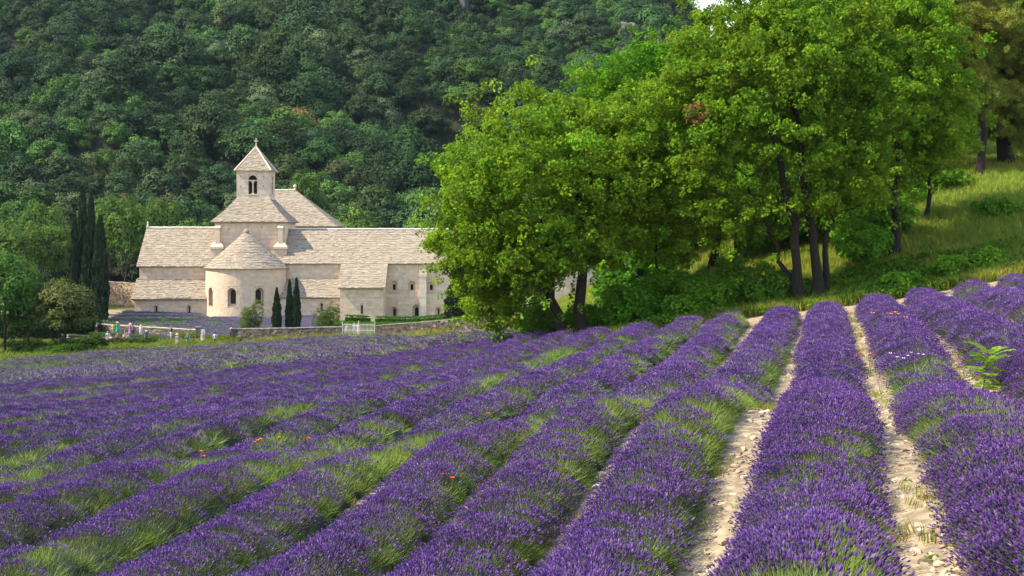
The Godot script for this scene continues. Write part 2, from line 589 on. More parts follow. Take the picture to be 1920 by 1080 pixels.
# a tree close enough to show its leaves. «stems»: each a list [foot Vector2, radius, top Vector3]; «lobes»: [centre, radii]
func leaf_tree(called: String, label: String, category: String, group: String, stems: Array, lobes: Array, clumps: int, sprays: int, spray: Mesh, leaf: Material, tint: Color, seed_: int, bark := Color(0.05, 0.04, 0.033), size := 1.0) -> Node3D:
	rng.seed = seed_
	var base := spot(stems[0][0])
	var t := thing(called, base, label, category, group)
	var nodes := []
	for s in stems:
		var foot := spot(s[0], -0.15)
		var top: Vector3 = s[2]
		var g := Geo.new()
		var p := bend(foot, top, 0.05, 9)
		var r := taper(s[1], s[1] * 0.4, 9)
		r[0] *= 1.45
		r[1] *= 1.08
		g.tube(p, r, 9, bark, 0.16)
		part("trunk", g, M.bark, t, base)
		for i in range(3, 10): nodes.append([p[i], r[i]])
	var volume := 0.0
	for l in lobes: volume += pow(l[1].x * l[1].y * l[1].z, 0.667)
	var cp := Copies.new()
	var centres := []
	for l in lobes:
		var want := int(ceil(clumps * pow(l[1].x * l[1].y * l[1].z, 0.667) / volume))
		var tries := 0
		while want > 0 and tries < 400:
			tries += 1
			var q := ball()
			if q.length() < 0.5 and rng.randf() < 0.7: continue
			var c: Vector3 = l[0] + q.normalized() * minf(q.length(), 0.9) * l[1]
			if c.y < ground_y(c.x, c.z) + 0.5: continue
			var bare := false
			for s in nodes:
				if c.z > s[0].z - 0.3 and absf(c.x - s[0].x) < 0.75 and absf(c.y - s[0].y) < 0.6: bare = true
			if bare and rng.randf() < 0.8: continue
			var close := false
			for o in centres:
				if o.distance_squared_to(c) < 0.5 * size: close = true
			if close: continue
			centres.append(c)
			want -= 1
	# limbs reach out to the clumps from the nearest wood below
	centres.sort_custom(func(a, b): return a.distance_squared_to(nodes[0][0]) < b.distance_squared_to(nodes[0][0]))
	var limb_sets := []
	for c in centres:
		var best := 0
		var score := 1e9
		for i in nodes.size():
			var o: Vector3 = nodes[i][0]
			var s: float = o.distance_to(c) + maxf(0, o.y - c.y) * 1.4 + (0.0 if nodes[i][1] > 0.03 else 0.6)
			if s < score:
				score = s
				best = i
		var from: Vector3 = nodes[best][0]
		var r0: float = minf(nodes[best][1] * 0.75, 0.035 + 0.018 * from.distance_to(c) * size)
		var p := bend(from, c, 0.12, 5)
		limb_sets.append([p, taper(r0, 0.012, 5)])
		for i in range(2, 6): nodes.append([p[i], lerpf(r0, 0.012, i / 5.0)])
	var wood := Geo.new()
	for l in limb_sets: wood.tube(l[0], l[1], 5, bark)
	part("branches", wood, M.bark, t, base, "stuff")
	for c in centres:
		var rad := rng.randf_range(0.5, 1.3) * size
		var tone := rng.randf_range(0.86, 1.14)
		var warm := rng.randf_range(0.88, 1.14)
		var flat := rng.randf_range(0.35, 0.7)
		for i in sprays:
			var q := ball()
			q = q.normalized() * pow(q.length(), 0.6)
			var p: Vector3 = c + Vector3(q.x, q.y * flat, q.z) * rad
			var up := (Vector3(0, 0.8, 0) + q * 0.7 + ball() * 0.4).normalized()
			var k := tone * rng.randf_range(0.7, 1.35)
			if rng.randf() < 0.2: p = c + ball() * rad * 2.2
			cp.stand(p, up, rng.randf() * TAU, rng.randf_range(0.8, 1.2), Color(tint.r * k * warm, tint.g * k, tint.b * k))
	scatter("crown", cp, spray, leaf, t, base)
	return t

# a tree that stands too far off for single leaves: a crown mesh on a trunk
func far_tree(called: String, label: String, category: String, group: String, at: Vector2, crown: Mesh, radii: Vector3, lift: float, leaf: Material, turn: float, girth := 0.22, bark := Color(0.09, 0.07, 0.055)) -> Node3D:
	var base := spot(at)
	var t := thing(called, base, label, category, group)
	rng.seed = hash(label)
	var o := MeshInstance3D.new()
	o.name = "crown"
	o.mesh = crown
	o.material_override = leaf
	o.position = Vector3(0, lift + radii.y * 0.85, 0)
	o.scale = radii
	o.rotation.y = turn
	o.set_meta("kind", "stuff")
	t.add_child(o, true)
	var g := Geo.new()
	g.tube(bend(Vector3(0, -0.3, 0), Vector3(0.2, lift + radii.y * 0.7, 0), 0.04, 6), taper(girth, girth * 0.4, 6), 7, bark, 0.1)
	for i in 4:
		var a := rng.randf() * TAU
		g.tube(bend(Vector3(0.05, lift * rng.randf_range(0.7, 1.0), 0), Vector3(cos(a) * radii.x * 0.6, lift + radii.y * rng.randf_range(0.5, 1.0), sin(a) * radii.z * 0.6), 0.1, 4), taper(girth * 0.5, 0.03, 4), 5, bark)
	part("trunk", g, M.bark, t, base, "", false)
	return t

func cypress_mesh(seed_: int, leaves: int, leaf: float, colors: Array, plump := 1.0) -> ArrayMesh:
	# one metre tall, radius 0.5 at its widest
	rng.seed = seed_
	var g := Geo.new()
	for i in leaves:
		var h := pow(rng.randf(), 0.85)
		var r := 0.5 * pow(sin(PI * pow(clampf(h * 0.94 + 0.06, 0, 1), 0.55 * plump)), 0.75)
		var a := rng.randf() * TAU
		r *= 0.82 + 0.2 * sin(a * 5 + h * 17 + seed_) * sin(a * 3 - h * 9) + rng.randf_range(-0.1, 0.06)
		var out := Vector3(cos(a), 0, sin(a))
		var p := out * r + Vector3(0, h, 0)
		var dir := (Vector3(0, 1, 0) + out * 0.25 + ball() * 0.35)
		dir = Vector3(dir.x, dir.y * 0.35, dir.z).normalized()
		var side := dir.cross(out + ball() * 0.6).normalized()
		var l := leaf * rng.randf_range(0.6, 1.3)
		var col := vary(colors[rng.randi() % colors.size()], 0.3)
		g.tri(p - side * l * 0.5, p + side * l * 0.5, p + Vector3(dir.x * l, l * 0.35, dir.z * l), col)
	return g.mesh()

func cypress(at: Vector2, tall: float, wide: float, mesh: Mesh, label: String, group: String, turn: float) -> void:
	var base := spot(at)
	var t := thing("cypress", base, label, "cypress", group)
	var o := MeshInstance3D.new()
	o.name = "crown"
	o.mesh = mesh
	o.material_override = M.dark_leaf
	o.scale = Vector3(wide, tall * 0.97, wide)
	o.position.y = tall * 0.03
	o.rotation.y = turn
	o.set_meta("kind", "stuff")
	t.add_child(o, true)
	var g := Geo.new()
	g.tube(PackedVector3Array([Vector3(0, -0.3, 0), Vector3(0, tall * 0.3, 0), Vector3(0, tall * 0.8, 0)]), PackedFloat32Array([wide * 0.12, wide * 0.09, 0.03]), 7, Color(0.1, 0.075, 0.055))
	part("trunk", g, M.bark, t, base, "", false)

# a bush of leaf sprays on a few stems
func bush(called: String, label: String, group: String, at: Vector2, radii: Vector3, count: int, spray: Mesh, tint: Color, seed_: int, size := 1.0) -> void:
	rng.seed = seed_
	var base := spot(at)
	var t := thing(called, base, label, "shrub", group)
	var cp := Copies.new()
	var lobes := []
	for i in 6: lobes.append(Vector3(rng.randf_range(-0.6, 0.6), rng.randf_range(0.25, 0.75), rng.randf_range(-0.6, 0.6)))
	for i in count:
		var q := ball()
		q = q.normalized() * pow(q.length(), 0.5)
		var c: Vector3 = lobes[i % 6]
		var p := (c + q * 0.5) * radii
		p.y = maxf(p.y, 0.03)
		var k := rng.randf_range(0.75, 1.25)
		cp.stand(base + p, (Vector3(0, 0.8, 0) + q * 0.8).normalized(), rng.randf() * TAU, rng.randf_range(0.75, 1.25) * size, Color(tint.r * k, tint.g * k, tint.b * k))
	scatter("foliage", cp, spray, M.near_leaf, t, base)
	var g := Geo.new()
	for c in lobes:
		g.tube(bend(Vector3(c.x * 0.15, -0.1, c.z * 0.15), c * radii, 0.1, 4), taper(0.03, 0.01, 4), 5, Color(0.1, 0.08, 0.05))
	part("stem", g, M.bark, t, base, "", false)

func grass_mesh(blades: int, spread: float, tall: float, wide: float, seed_: int, colors: Array) -> ArrayMesh:
	rng.seed = seed_
	var g := Geo.new()
	for i in blades:
		var a := rng.randf() * TAU
		var foot := Vector3(cos(a), 0, sin(a)) * spread * sqrt(rng.randf())
		var b := rng.randf() * TAU
		var out := Vector3(cos(b), 0, sin(b))
		var h := tall * rng.randf_range(0.5, 1.2)
		var mid := foot + Vector3(0, h * 0.65, 0) + out * h * 0.15
		var top := foot + Vector3(0, h, 0) + out * h * 0.5
		var s := out.cross(Vector3.UP) * wide
		var col := vary(colors[rng.randi() % colors.size()], 0.25)
		g.quad(foot - s, foot + s, mid + s * 0.7, mid - s * 0.7, col)
		g.tri(mid - s * 0.7, mid + s * 0.7, top, col)
	return g.mesh()

# ---------------------------------------------------------------- the abbey

const STONE := Color(0.68, 0.525, 0.38)
const LAUZE := Color(0.30, 0.25, 0.19)
const PALE := Color(0.66, 0.545, 0.42)

func lauze_color() -> Color:
	var c := vary(LAUZE, 0.1)
	var r := rng.randf()
	if r < 0.1: c = vary(Color(0.255, 0.215, 0.165), 0.15)
	elif r < 0.3: c = vary(Color(0.335, 0.275, 0.205), 0.1)
	return c

# courses of stone slabs from the eave a-b up to the ridge d-c, each slab its own thick piece
func slabs(g: Geo, a: Vector3, b: Vector3, c: Vector3, d: Vector3, course := 0.3) -> void:
	var n := (b - a).cross(d - a).normalized()
	var rows := int(maxf(2, round(((d - a).length() + (c - b).length()) / 2 / course)))
	for j in rows:
		var t0 := float(j) / rows
		var t1 := minf(1.0, (j + 1.25) / rows)
		var l0 := a.lerp(d, t0)
		var r0 := b.lerp(c, t0)
		var l1 := a.lerp(d, t1)
		var r1 := b.lerp(c, t1)
		var w := l0.distance_to(r0)
		var s := 0.0
		while s < w - 0.02:
			var e := minf(w, s + rng.randf_range(0.25, 0.62))
			if w - e < 0.25: e = w
			var k0 := s / w
			var k1 := (e - 0.012) / w
			var lift := n * rng.randf_range(0.03, 0.085)
			var low := n * 0.012
			var down := (l0 - l1).normalized() * rng.randf_range(-0.09, 0.09)
			var p0 := l0.lerp(r0, k0) + down
			var p1 := l0.lerp(r0, k1) + down
			var p2 := l1.lerp(r1, k1)
			var p3 := l1.lerp(r1, k0)
			var col := lauze_color()
			g.quad(p0 + lift, p1 + lift, p2 + low, p3 + low, col)
			g.quad(p0, p1, p1 + lift, p0 + lift, col * 0.95)
			g.tri(p0, p0 + lift, p3 + low, col)
			g.tri(p1, p2 + low, p1 + lift, col)
			s = e

# the solid under the slabs
func deck(g: Geo, a: Vector3, b: Vector3, c: Vector3, d: Vector3, thick := 0.16) -> void:
	var n := (b - a).cross(d - a).normalized() * -thick
	var col := Color(0.42, 0.36, 0.28)
	g.quad(a, b, c, d, col)
	g.quad(a + n, d + n, c + n, b + n, col)
	g.quad(a + n, b + n, b, a, col)
	g.quad(b + n, c + n, c, b, col)
	g.quad(d + n, a + n, a, d, col)
	g.quad(c + n, d + n, d, c, col)

func roof(parent: Node3D, base: Vector3, planes: Array, course := 0.4, called := "roof") -> MeshInstance3D:
	var g := Geo.new()
	var s := Geo.new()
	for p in planes:
		deck(g, p[0], p[1], p[2], p[3])
		slabs(s, p[0], p[1], p[2], p[3], course)
	var o := part(called, g, M.stone, parent, base)
	part("roof_slabs", s, M.stone, o, Vector3.ZERO, "stuff")
	return o

func ridge(parent: Node3D, a: Vector3, b: Vector3) -> void:
	var g := Geo.new()
	var n := int(a.distance_to(b) / 0.6)
	var u := (b - a) / n
	var side := u.cross(Vector3.UP).normalized() * 0.17
	for i in n:
		var p := a + u * i + Vector3(0, rng.randf_range(-0.02, 0.02), 0)
		var q := u * 0.97
		var h := Vector3(0, 0.16, 0)
		var col := vary(Color(0.62, 0.57, 0.51), 0.1)
		g.quad(p - side, p - side + q, p + q + h - side * 0.3, p + h - side * 0.3, col)
		g.quad(p + side + q, p + side, p + h + side * 0.3, p + q + h + side * 0.3, col)
		g.quad(p + h - side * 0.3, p + q + h - side * 0.3, p + q + h + side * 0.3, p + h + side * 0.3, col)
		g.quad(p + q - side, p + q + side, p + q + h + side * 0.3, p + q + h - side * 0.3, col)
		g.quad(p + side, p - side, p + h - side * 0.3, p + h + side * 0.3, col)
	part("ridge_tiles", g, M.stone, parent, Vector3.ZERO, "stuff")

func cut(spans: Array, a: float, b: float) -> Array:
	var r := []
	for s in spans:
		if b <= s[0] or a >= s[1]:
			r.append(s)
			continue
		if a > s[0]: r.append([s[0], a])
		if b < s[1]: r.append([b, s[1]])
	return r

# courses of dressed stone on a flat face: o = lower corner, u = along, n = outwards; holes are [x0, y0, x1, y1]
func masonry(g: Geo, o: Vector3, u: Vector3, n: Vector3, w: float, h: float, holes: Array, tone := STONE, course := 0.34, long := 0.8, proud := 0.014) -> void:
	var y := 0.0
	while y < h - 0.03:
		var e := minf(h, y + course * rng.randf_range(0.85, 1.15))
		if h - e < 0.12: e = h
		var spans := [[0.0, w]]
		for q in holes:
			if q[1] < e - 0.001 and q[3] > y + 0.001: spans = cut(spans, q[0], q[2])
		var course_tone := rng.randf_range(0.93, 1.06)
		for s in spans:
			var x: float = s[0] - (rng.randf() * 0.3 if s[0] == 0.0 else 0.0)
			while x < s[1] - 0.01:
				var x1: float = minf(s[1], x + long * rng.randf_range(0.55, 1.3))
				if s[1] - x1 < 0.18: x1 = s[1]
				var a: float = maxf(x, s[0])
				var c := vary(tone, 0.07) * course_tone
				var r := rng.randf()
				if r < 0.07: c = c.lerp(Color(0.55, 0.44, 0.33), 0.6)
				elif r < 0.16: c = c.lerp(Color(0.70, 0.51, 0.36), 0.4)
				elif r < 0.28: c = c.lerp(Color(0.78, 0.64, 0.49), 0.5)
				g.block(o + u * (a + 0.006) + Vector3(0, y + 0.006, 0), u * (x1 - a - 0.012), Vector3(0, e - y - 0.012, 0), n * (proud * rng.randf_range(0.35, 1.0)), c, false)
				x = x1
		y = e

# the solid wall behind the courses, open at the holes
func core(g: Geo, o: Vector3, u: Vector3, n: Vector3, w: float, h: float, holes: Array, thick := 0.6) -> void:
	var ys := [0.0, h]
	for q in holes:
		for y in [q[1], q[3]]:
			if y > 0.001 and y < h - 0.001 and not ys.has(y): ys.append(y)
	ys.sort()
	for j in ys.size() - 1:
		var spans := [[0.0, w]]
		for q in holes:
			if q[1] < ys[j + 1] - 0.001 and q[3] > ys[j] + 0.001: spans = cut(spans, q[0], q[2])
		for s in spans:
			g.block(o + u * s[0] + Vector3(0, ys[j], 0) - n * thick, u * (s[1] - s[0]), Vector3(0, ys[j + 1] - ys[j], 0), n * thick, Color(0.47, 0.38, 0.29))

func wall(parent: Node3D, base: Vector3, o: Vector3, u: Vector3, w: float, h: float, holes := [], tone := STONE, called := "wall") -> MeshInstance3D:
	var n := u.cross(Vector3.UP)
	var g := Geo.new()
	core(g, o, u, n, w, h, holes)
	var r := part(called, g, M.stone, parent, base)
	var s := Geo.new()
	masonry(s, o, u, n, w, h, holes, tone)
	part("stone_blocks", s, M.stone, r, Vector3.ZERO, "stuff")
	return r

# a panel with a round-headed opening: the rectangle x0..x1, y0..y1 with an arch of width iw standing on ib
func arch_panel(g: Geo, o: Vector3, u: Vector3, n: Vector3, x0: float, x1: float, y0: float, y1: float, cx: float, iw: float, ib: float, ih: float, thick: float, col: Color) -> void:
	var r := iw / 2
	var spring := ib + ih - r
	var up := Vector3.UP
	if cx - r > x0 + 0.002: g.block(o + u * x0 + up * y0 - n * thick, u * (cx - r - x0), up * (y1 - y0), n * thick, col)
	if x1 > cx + r + 0.002: g.block(o + u * (cx + r) + up * y0 - n * thick, u * (x1 - cx - r), up * (y1 - y0), n * thick, col)
	if ib > y0 + 0.002: g.block(o + u * (cx - r) + up * y0 - n * thick, u * iw, up * (ib - y0), n * thick, col)
	var seg := 10
	for i in seg:
		var a := PI - PI * i / seg
		var b := PI - PI * (i + 1) / seg
		var p := o + u * (cx + cos(a) * r) + up * (spring + sin(a) * r)
		var q := o + u * (cx + cos(b) * r) + up * (spring + sin(b) * r)
		var pt := o + u * (cx + cos(a) * r) + up * y1
		var qt := o + u * (cx + cos(b) * r) + up * y1
		g.quad(p, q, qt, pt, col)
		g.quad(p - n * thick, q - n * thick, q, p, col)

func voussoirs(g: Geo, o: Vector3, u: Vector3, n: Vector3, cx: float, r: float, spring: float, wide: float, proud: float, count := 9) -> void:
	for i in count:
		var a := PI - PI * (i + 0.04) / count
		var b := PI - PI * (i + 0.96) / count
		var c := vary(STONE.lerp(Color(0.6, 0.42, 0.28), 0.35), 0.12)
		var p0 := o + u * (cx + cos(a) * r) + Vector3(0, spring + sin(a) * r, 0)
		var p1 := o + u * (cx + cos(b) * r) + Vector3(0, spring + sin(b) * r, 0)
		var q0 := o + u * (cx + cos(a) * (r + wide)) + Vector3(0, spring + sin(a) * (r + wide), 0)
		var q1 := o + u * (cx + cos(b) * (r + wide)) + Vector3(0, spring + sin(b) * (r + wide), 0)
		var z := n * proud
		g.quad(p0 + z, p1 + z, q1 + z, q0 + z, c)
		g.quad(p0, p1, p1 + z, p0 + z, c)
		g.quad(q0 + z, q1 + z, q1, q0, c)
		g.quad(p0, p0 + z, q0 + z, q0, c)
		g.quad(p1, q1, q1 + z, p1 + z, c)

# a round-headed window in a wall hole: o = foot of its middle on the wall face
func window(parent: Node3D, base: Vector3, o: Vector3, u: Vector3, w: float, h: float, iw: float, ih: float, ib: float, depth := 0.4, bars := true) -> void:
	var n := u.cross(Vector3.UP)
	var g := Geo.new()
	arch_panel(g, o, u, n, -w / 2, w / 2, 0, h, 0, w, 0, h, depth, vary(STONE, 0.05))
	arch_panel(g, o - n * depth, u, n, -w / 2 - 0.02, w / 2 + 0.02, -0.02, h + 0.02, 0, iw, ib, ih, 0.25, vary(STONE, 0.08))
	voussoirs(g, o, u, n, 0, w / 2, h - w / 2, 0.2, 0.035)
	g.block(o + u * (-w / 2 - 0.1) + Vector3(0, -0.1, 0) - n * depth, u * (w + 0.2), Vector3(0, 0.1, 0), n * (depth + 0.06), vary(PALE, 0.05))
	var r := part("window", g, M.stone, parent, base)
	var p := Geo.new()
	var q := o - n * (depth + 0.16)
	p.block(q + u * (-iw / 2 - 0.05) + Vector3(0, ib - 0.05, 0), u * (iw + 0.1), Vector3(0, ih + 0.1, 0), n * 0.02, Color(0.012, 0.014, 0.018))
	part("pane", p, M.pane, r, Vector3.ZERO)
	if bars and iw > 0.6:
		var b := Geo.new()
		for i in range(1, 4): b.block(q + n * 0.03 + u * (-iw / 2 + iw * i / 4.0 - 0.012) + Vector3(0, ib, 0), u * 0.024, Vector3(0, ih - iw * 0.1, 0), n * 0.02, Color(0.06, 0.06, 0.06))
		for i in range(1, 6): b.block(q + n * 0.033 + u * (-iw / 2) + Vector3(0, ib + ih * i / 6.5, 0), u * iw, Vector3(0, 0.024, 0), n * 0.02, Color(0.06, 0.06, 0.06))
		part("lattice", b, M.metal, r, Vector3.ZERO)

# a round-headed surface hole rectangle for a window whose foot is at x, y from the wall's corner
func hole(x: float, y: float, w: float, h: float) -> Array:
	return [x - w / 2, y, x + w / 2, y + h]

func small_hole(g: Geo, at: Vector3) -> void:
	g.box(at, Vector3(0.13, 0.15, 0.04), Color(0.05, 0.045, 0.04))

func build_abbey() -> void:
	rng.seed = 4242
	var base := Vector3(-33, -11.8, -205)
	var t := thing("abbey_church", base, "pale limestone abbey with stone slab roofs, round apse and pointed bell tower", "abbey")
	var R := Vector3.RIGHT
	var foot := -13.2
	# --- the arm beside the apse: upper wall, its steep roof, the low aisle in front
	wall(t, base, Vector3(-53.7, -9.0, -205), R, 13.0, 4.85)
	wall(t, base, Vector3(-53.7, foot, -216), Vector3(0, 0, 1), 11.0, 9.0)
	var gable := Geo.new()
	gable.tri(Vector3(-53.7, -4.2, -216), Vector3(-53.7, -4.2, -205), Vector3(-53.7, 1.3, -210.5), STONE)
	gable.tri(Vector3(-53.2, -4.2, -205), Vector3(-53.2, -4.2, -216), Vector3(-53.2, 1.3, -210.5), STONE)
	part("gable", gable, M.stone, t, base)
	var main := roof(t, base, [
		[Vector3(-54.05, -4.25, -204.6), Vector3(-33.0, -4.25, -204.6), Vector3(-33.0, 1.34, -210.5), Vector3(-54.05, 1.34, -210.5)],
		[Vector3(-33.0, -4.25, -216.4), Vector3(-54.05, -4.25, -216.4), Vector3(-54.05, 1.34, -210.52), Vector3(-33.0, 1.34, -210.52)]])
	ridge(main, Vector3(-54.05, 1.36, -210.5), Vector3(-42, 1.36, -210.5))
	var fin := Geo.new()
	fin.lathe(Vector3(-53.9, 1.4, -210.5), [Vector2(0.2, 0), Vector2(0.16, 0.25), Vector2(0.08, 0.5), Vector2(0.15, 0.6), Vector2(0.0, 0.95)], 8, PALE)
	part("finial", fin, M.stone, t, base)
	var slit := [hole(3.05, 2.25, 0.62, 1.2), hole(7.75, 2.25, 0.62, 1.2)]
	wall(t, base, Vector3(-53.7, foot, -202.3), R, 10.3, -8.75 - foot, slit)
	for q in slit: window(t, base, Vector3(-53.7 + q[0] + 0.31, foot + 2.25, -202.3), R, 0.62, 1.2, 0.24, 1.0, 0.05, 0.3)
	wall(t, base, Vector3(-53.7, foot, -205), Vector3(0, 0, 1), 2.7, -8.75 - foot)
	roof(t, base, [[Vector3(-54.1, -8.85, -201.9), Vector3(-43.5, -8.85, -201.9), Vector3(-43.5, -6.1, -204.95), Vector3(-54.1, -6.1, -204.95)]], 0.32)
	var cheek := Geo.new()
	cheek.tri(Vector3(-53.72, -8.8, -204.9), Vector3(-53.72, -8.8, -202.3), Vector3(-53.72, -6.2, -204.9), STONE)
	part("gable", cheek, M.stone, t, base)
	var lip := Geo.new()
	lip.block(Vector3(-54.0, -6.1, -204.98), Vector3(10.5, 0, 0), Vector3(0, 0.14, 0), Vector3(0, 0, 0.16), PALE)
	part("drip_course", lip, M.stone, t, base)
	# --- apse
	var ac := Vector3(-38.2, 0, -204.6)
	var ar := 5.72
	var angles := [deg_to_rad(-50), deg_to_rad(-10), deg_to_rad(29)]
	var aw := 1.25
	var cuts := [-PI / 2, PI / 2]
	for a in angles:
		cuts.append(a - aw / 2 / ar)
		cuts.append(a + aw / 2 / ar)
	cuts.sort()
	var ag := Geo.new()
	var ab := Geo.new()
	var wy0 := -9.75
	var wy1 := -7.15
	for i in cuts.size() - 1:
		var open := i % 2 == 1
		var pieces := 1 if open else int(maxf(2, ceil((cuts[i + 1] - cuts[i]) / 0.085)))
		for j in pieces:
			var a0: float = lerpf(cuts[i], cuts[i + 1], float(j) / pieces)
			var a1: float = lerpf(cuts[i], cuts[i + 1], float(j + 1) / pieces)
			var p := ac + Vector3(sin(a0), 0, cos(a0)) * ar
			var q := ac + Vector3(sin(a1), 0, cos(a1)) * ar
			var u := (q - p).normalized()
			var n := u.cross(Vector3.UP)
			for band in ([[foot, wy0], [wy1, -4.4]] if open else [[foot, -4.4]]):
				ag.block(p + Vector3(0, band[0], 0) - n * 0.6, q - p, Vector3(0, band[1] - band[0], 0), n * 0.6, Color(0.47, 0.38, 0.29))
	var apse := part("apse_wall", ag, M.stone, t, base)
	var y := foot
	while y < -4.45:
		var e := minf(-4.4, y + rng.randf_range(0.3, 0.4))
		var a := -PI / 2
		while a < PI / 2 - 0.01:
			var b := minf(PI / 2, a + rng.randf_range(0.07, 0.15))
			var stop := false
			if e > wy0 and y < wy1:
				for w in angles:
					var lo: float = w - aw / 2 / ar
					var hi: float = w + aw / 2 / ar
					if a >= lo - 0.001 and a < hi - 0.001:
						b = hi
						stop = true
					elif a < lo and b > lo: b = lo
			if not stop:
				var u := Vector3(cos((a + b) / 2), 0, -sin((a + b) / 2))
				var n := Vector3(sin((a + b) / 2), 0, cos((a + b) / 2))
				var wd := 2 * (ar + 0.004) * tan((b - a) / 2)
				var c := vary(STONE.lerp(Color(0.6, 0.45, 0.32), 0.3), 0.08)
				if rng.randf() < 0.15: c = c.lerp(PALE, 0.5)
				ab.block(ac + n * (ar - 0.02) - u * (wd / 2 - 0.006) + Vector3(0, y + 0.006, 0), u * (wd - 0.012), Vector3(0, e - y - 0.012, 0), n * rng.randf_range(0.026, 0.037), c, false)
			a = b
		y = e
	part("stone_blocks", ab, M.stone, apse, Vector3.ZERO, "stuff")
	for a in angles:
		var n := Vector3(sin(a), 0, cos(a))
		window(t, base, ac + n * (ar * cos(aw / 2 / ar) + 0.012) + Vector3(0, wy0, 0), Vector3(cos(a), 0, -sin(a)), aw, wy1 - wy0, 0.82, 2.0, 0.35, 0.5)
	var cone := Geo.new()
	var cs := Geo.new()
	var apex := Vector3(-38.2, 0.9, -204.6)
	var er := 6.05
	var ey := -4.5
	for i in 40:
		var a0 := -PI / 2 + PI * i / 40
		var a1 := -PI / 2 + PI * (i + 1) / 40
		var p := ac + Vector3(sin(a0) * er, ey, cos(a0) * er)
		var q := ac + Vector3(sin(a1) * er, ey, cos(a1) * er)
		cone.tri(p, q, apex, LAUZE)
		cone.quad(q, p, ac + Vector3(sin(a0) * 5.5, ey - 0.05, cos(a0) * 5.5), ac + Vector3(sin(a1) * 5.5, ey - 0.05, cos(a1) * 5.5), STONE)
	var rows := 24
	for j in rows:
		var r0 := er * (1 - float(j) / rows)
		var r1 := er * (1 - minf(1.0, (j + 1.25) / rows))
		var y0 := lerpf(ey, apex.y, float(j) / rows)
		var y1 := lerpf(ey, apex.y, minf(1.0, (j + 1.25) / rows))
		var a := -PI / 2 - rng.randf() * 0.04
		while a < PI / 2:
			var b := a + rng.randf_range(0.35, 0.8) / maxf(r0, 0.5)
			var m := (a + b) / 2
			var lift := Vector3(sin(m) * 0.65, 0.75, cos(m) * 0.65) * rng.randf_range(0.03, 0.09)
			var p0 := ac + Vector3(sin(a) * r0, y0, cos(a) * r0)
			var p1 := ac + Vector3(sin(b) * r0, y0, cos(b) * r0)
			var p2 := ac + Vector3(sin(b) * r1, y1, cos(b) * r1) + lift * 0.15
			var p3 := ac + Vector3(sin(a) * r1, y1, cos(a) * r1) + lift * 0.15
			var c := lauze_color()
			cs.quad(p0 + lift, p1 + lift, p2, p3, c)
			cs.quad(p0, p1, p1 + lift, p0 + lift, c)
			cs.tri(p0, p0 + lift, p3, c)
			cs.tri(p1, p2, p1 + lift, c)
			a = b + 0.004
	var ar_roof := part("apse_roof", cone, M.stone, t, base)
	part("roof_slabs", cs, M.stone, ar_roof, Vector3.ZERO, "stuff")
	var knob := Geo.new()
	knob.lathe(apex + Vector3(0, -0.1, 0), [Vector2(0.45, -0.15), Vector2(0.4, 0.1), Vector2(0.22, 0.28), Vector2(0, 0.4)], 9, LAUZE)
	part("finial", knob, M.stone, t, base)
	# --- crossing: square drum, its corner pilasters, roof
	var dc := Vector3(-38.15, 0, -212)
	var dw := 5.1
	wall(t, base, Vector3(dc.x - dw, -5, dc.z + dw), R, dw * 2, 7.2)
	wall(t, base, Vector3(dc.x + dw, -5, dc.z + dw), Vector3(0, 0, -1), dw * 2, 7.2)
	wall(t, base, Vector3(dc.x - dw, -5, dc.z - dw), Vector3(0, 0, 1), dw * 2, 7.2)
	wall(t, base, Vector3(dc.x + dw, -5, dc.z - dw), Vector3(-1, 0, 0), dw * 2, 7.2)
	for s in [-1, 1]:
		var pg := Geo.new()
		var px: float = dc.x + s * 4.55
		pg.block(Vector3(px - 0.33, -0.9, -206.9), Vector3(0.66, 0, 0), Vector3(0, 2.2, 0), Vector3(0, 0, 0.75), vary(STONE, 0.05))
		pg.quad(Vector3(px - 0.4, 1.3, -206.1), Vector3(px + 0.4, 1.3, -206.1), Vector3(px + 0.4, 1.95, -206.88), Vector3(px - 0.4, 1.95, -206.88), STONE)
		pg.tri(Vector3(px + 0.4, 1.3, -206.1), Vector3(px + 0.4, 1.3, -206.88), Vector3(px + 0.4, 1.95, -206.88), STONE)
		pg.tri(Vector3(px - 0.4, 1.3, -206.88), Vector3(px - 0.4, 1.3, -206.1), Vector3(px - 0.4, 1.95, -206.88), STONE)
		pg.quad(Vector3(px - 0.4, 1.3, -206.88), Vector3(px + 0.4, 1.3, -206.88), Vector3(px + 0.4, 1.3, -206.1), Vector3(px - 0.4, 1.3, -206.1), STONE)
		part("pilaster", pg, M.stone, t, base)
		var lg := Geo.new()
		var lx: float = px + s * 0.05
		lg.block(Vector3(lx - 1.05, -1.75, -206.85), Vector3(2.1, 0, 0), Vector3(0, 0.3, 0), Vector3(0, 0, 1.15), STONE * 1.02)
		lg.quad(Vector3(lx - 1.0, -1.44, -205.75), Vector3(lx + 1.0, -1.44, -205.75), Vector3(lx + 0.5, -0.75, -206.4), Vector3(lx - 0.5, -0.75, -206.4), STONE * 1.02)
		lg.tri(Vector3(lx + 1.0, -1.44, -205.75), Vector3(lx + 1.0, -1.44, -206.85), Vector3(lx + 0.5, -0.75, -206.4), STONE * 1.02)
		lg.tri(Vector3(lx - 1.0, -1.44, -206.85), Vector3(lx - 1.0, -1.44, -205.75), Vector3(lx - 0.5, -0.75, -206.4), STONE * 1.02)
		lg.block(Vector3(lx - 0.9, -5, -206.85), Vector3(1.8, 0, 0), Vector3(0, 3.24, 0), Vector3(0, 0, 0.95), vary(STONE, 0.05))
		part("ledge", lg, M.stone, t, base)
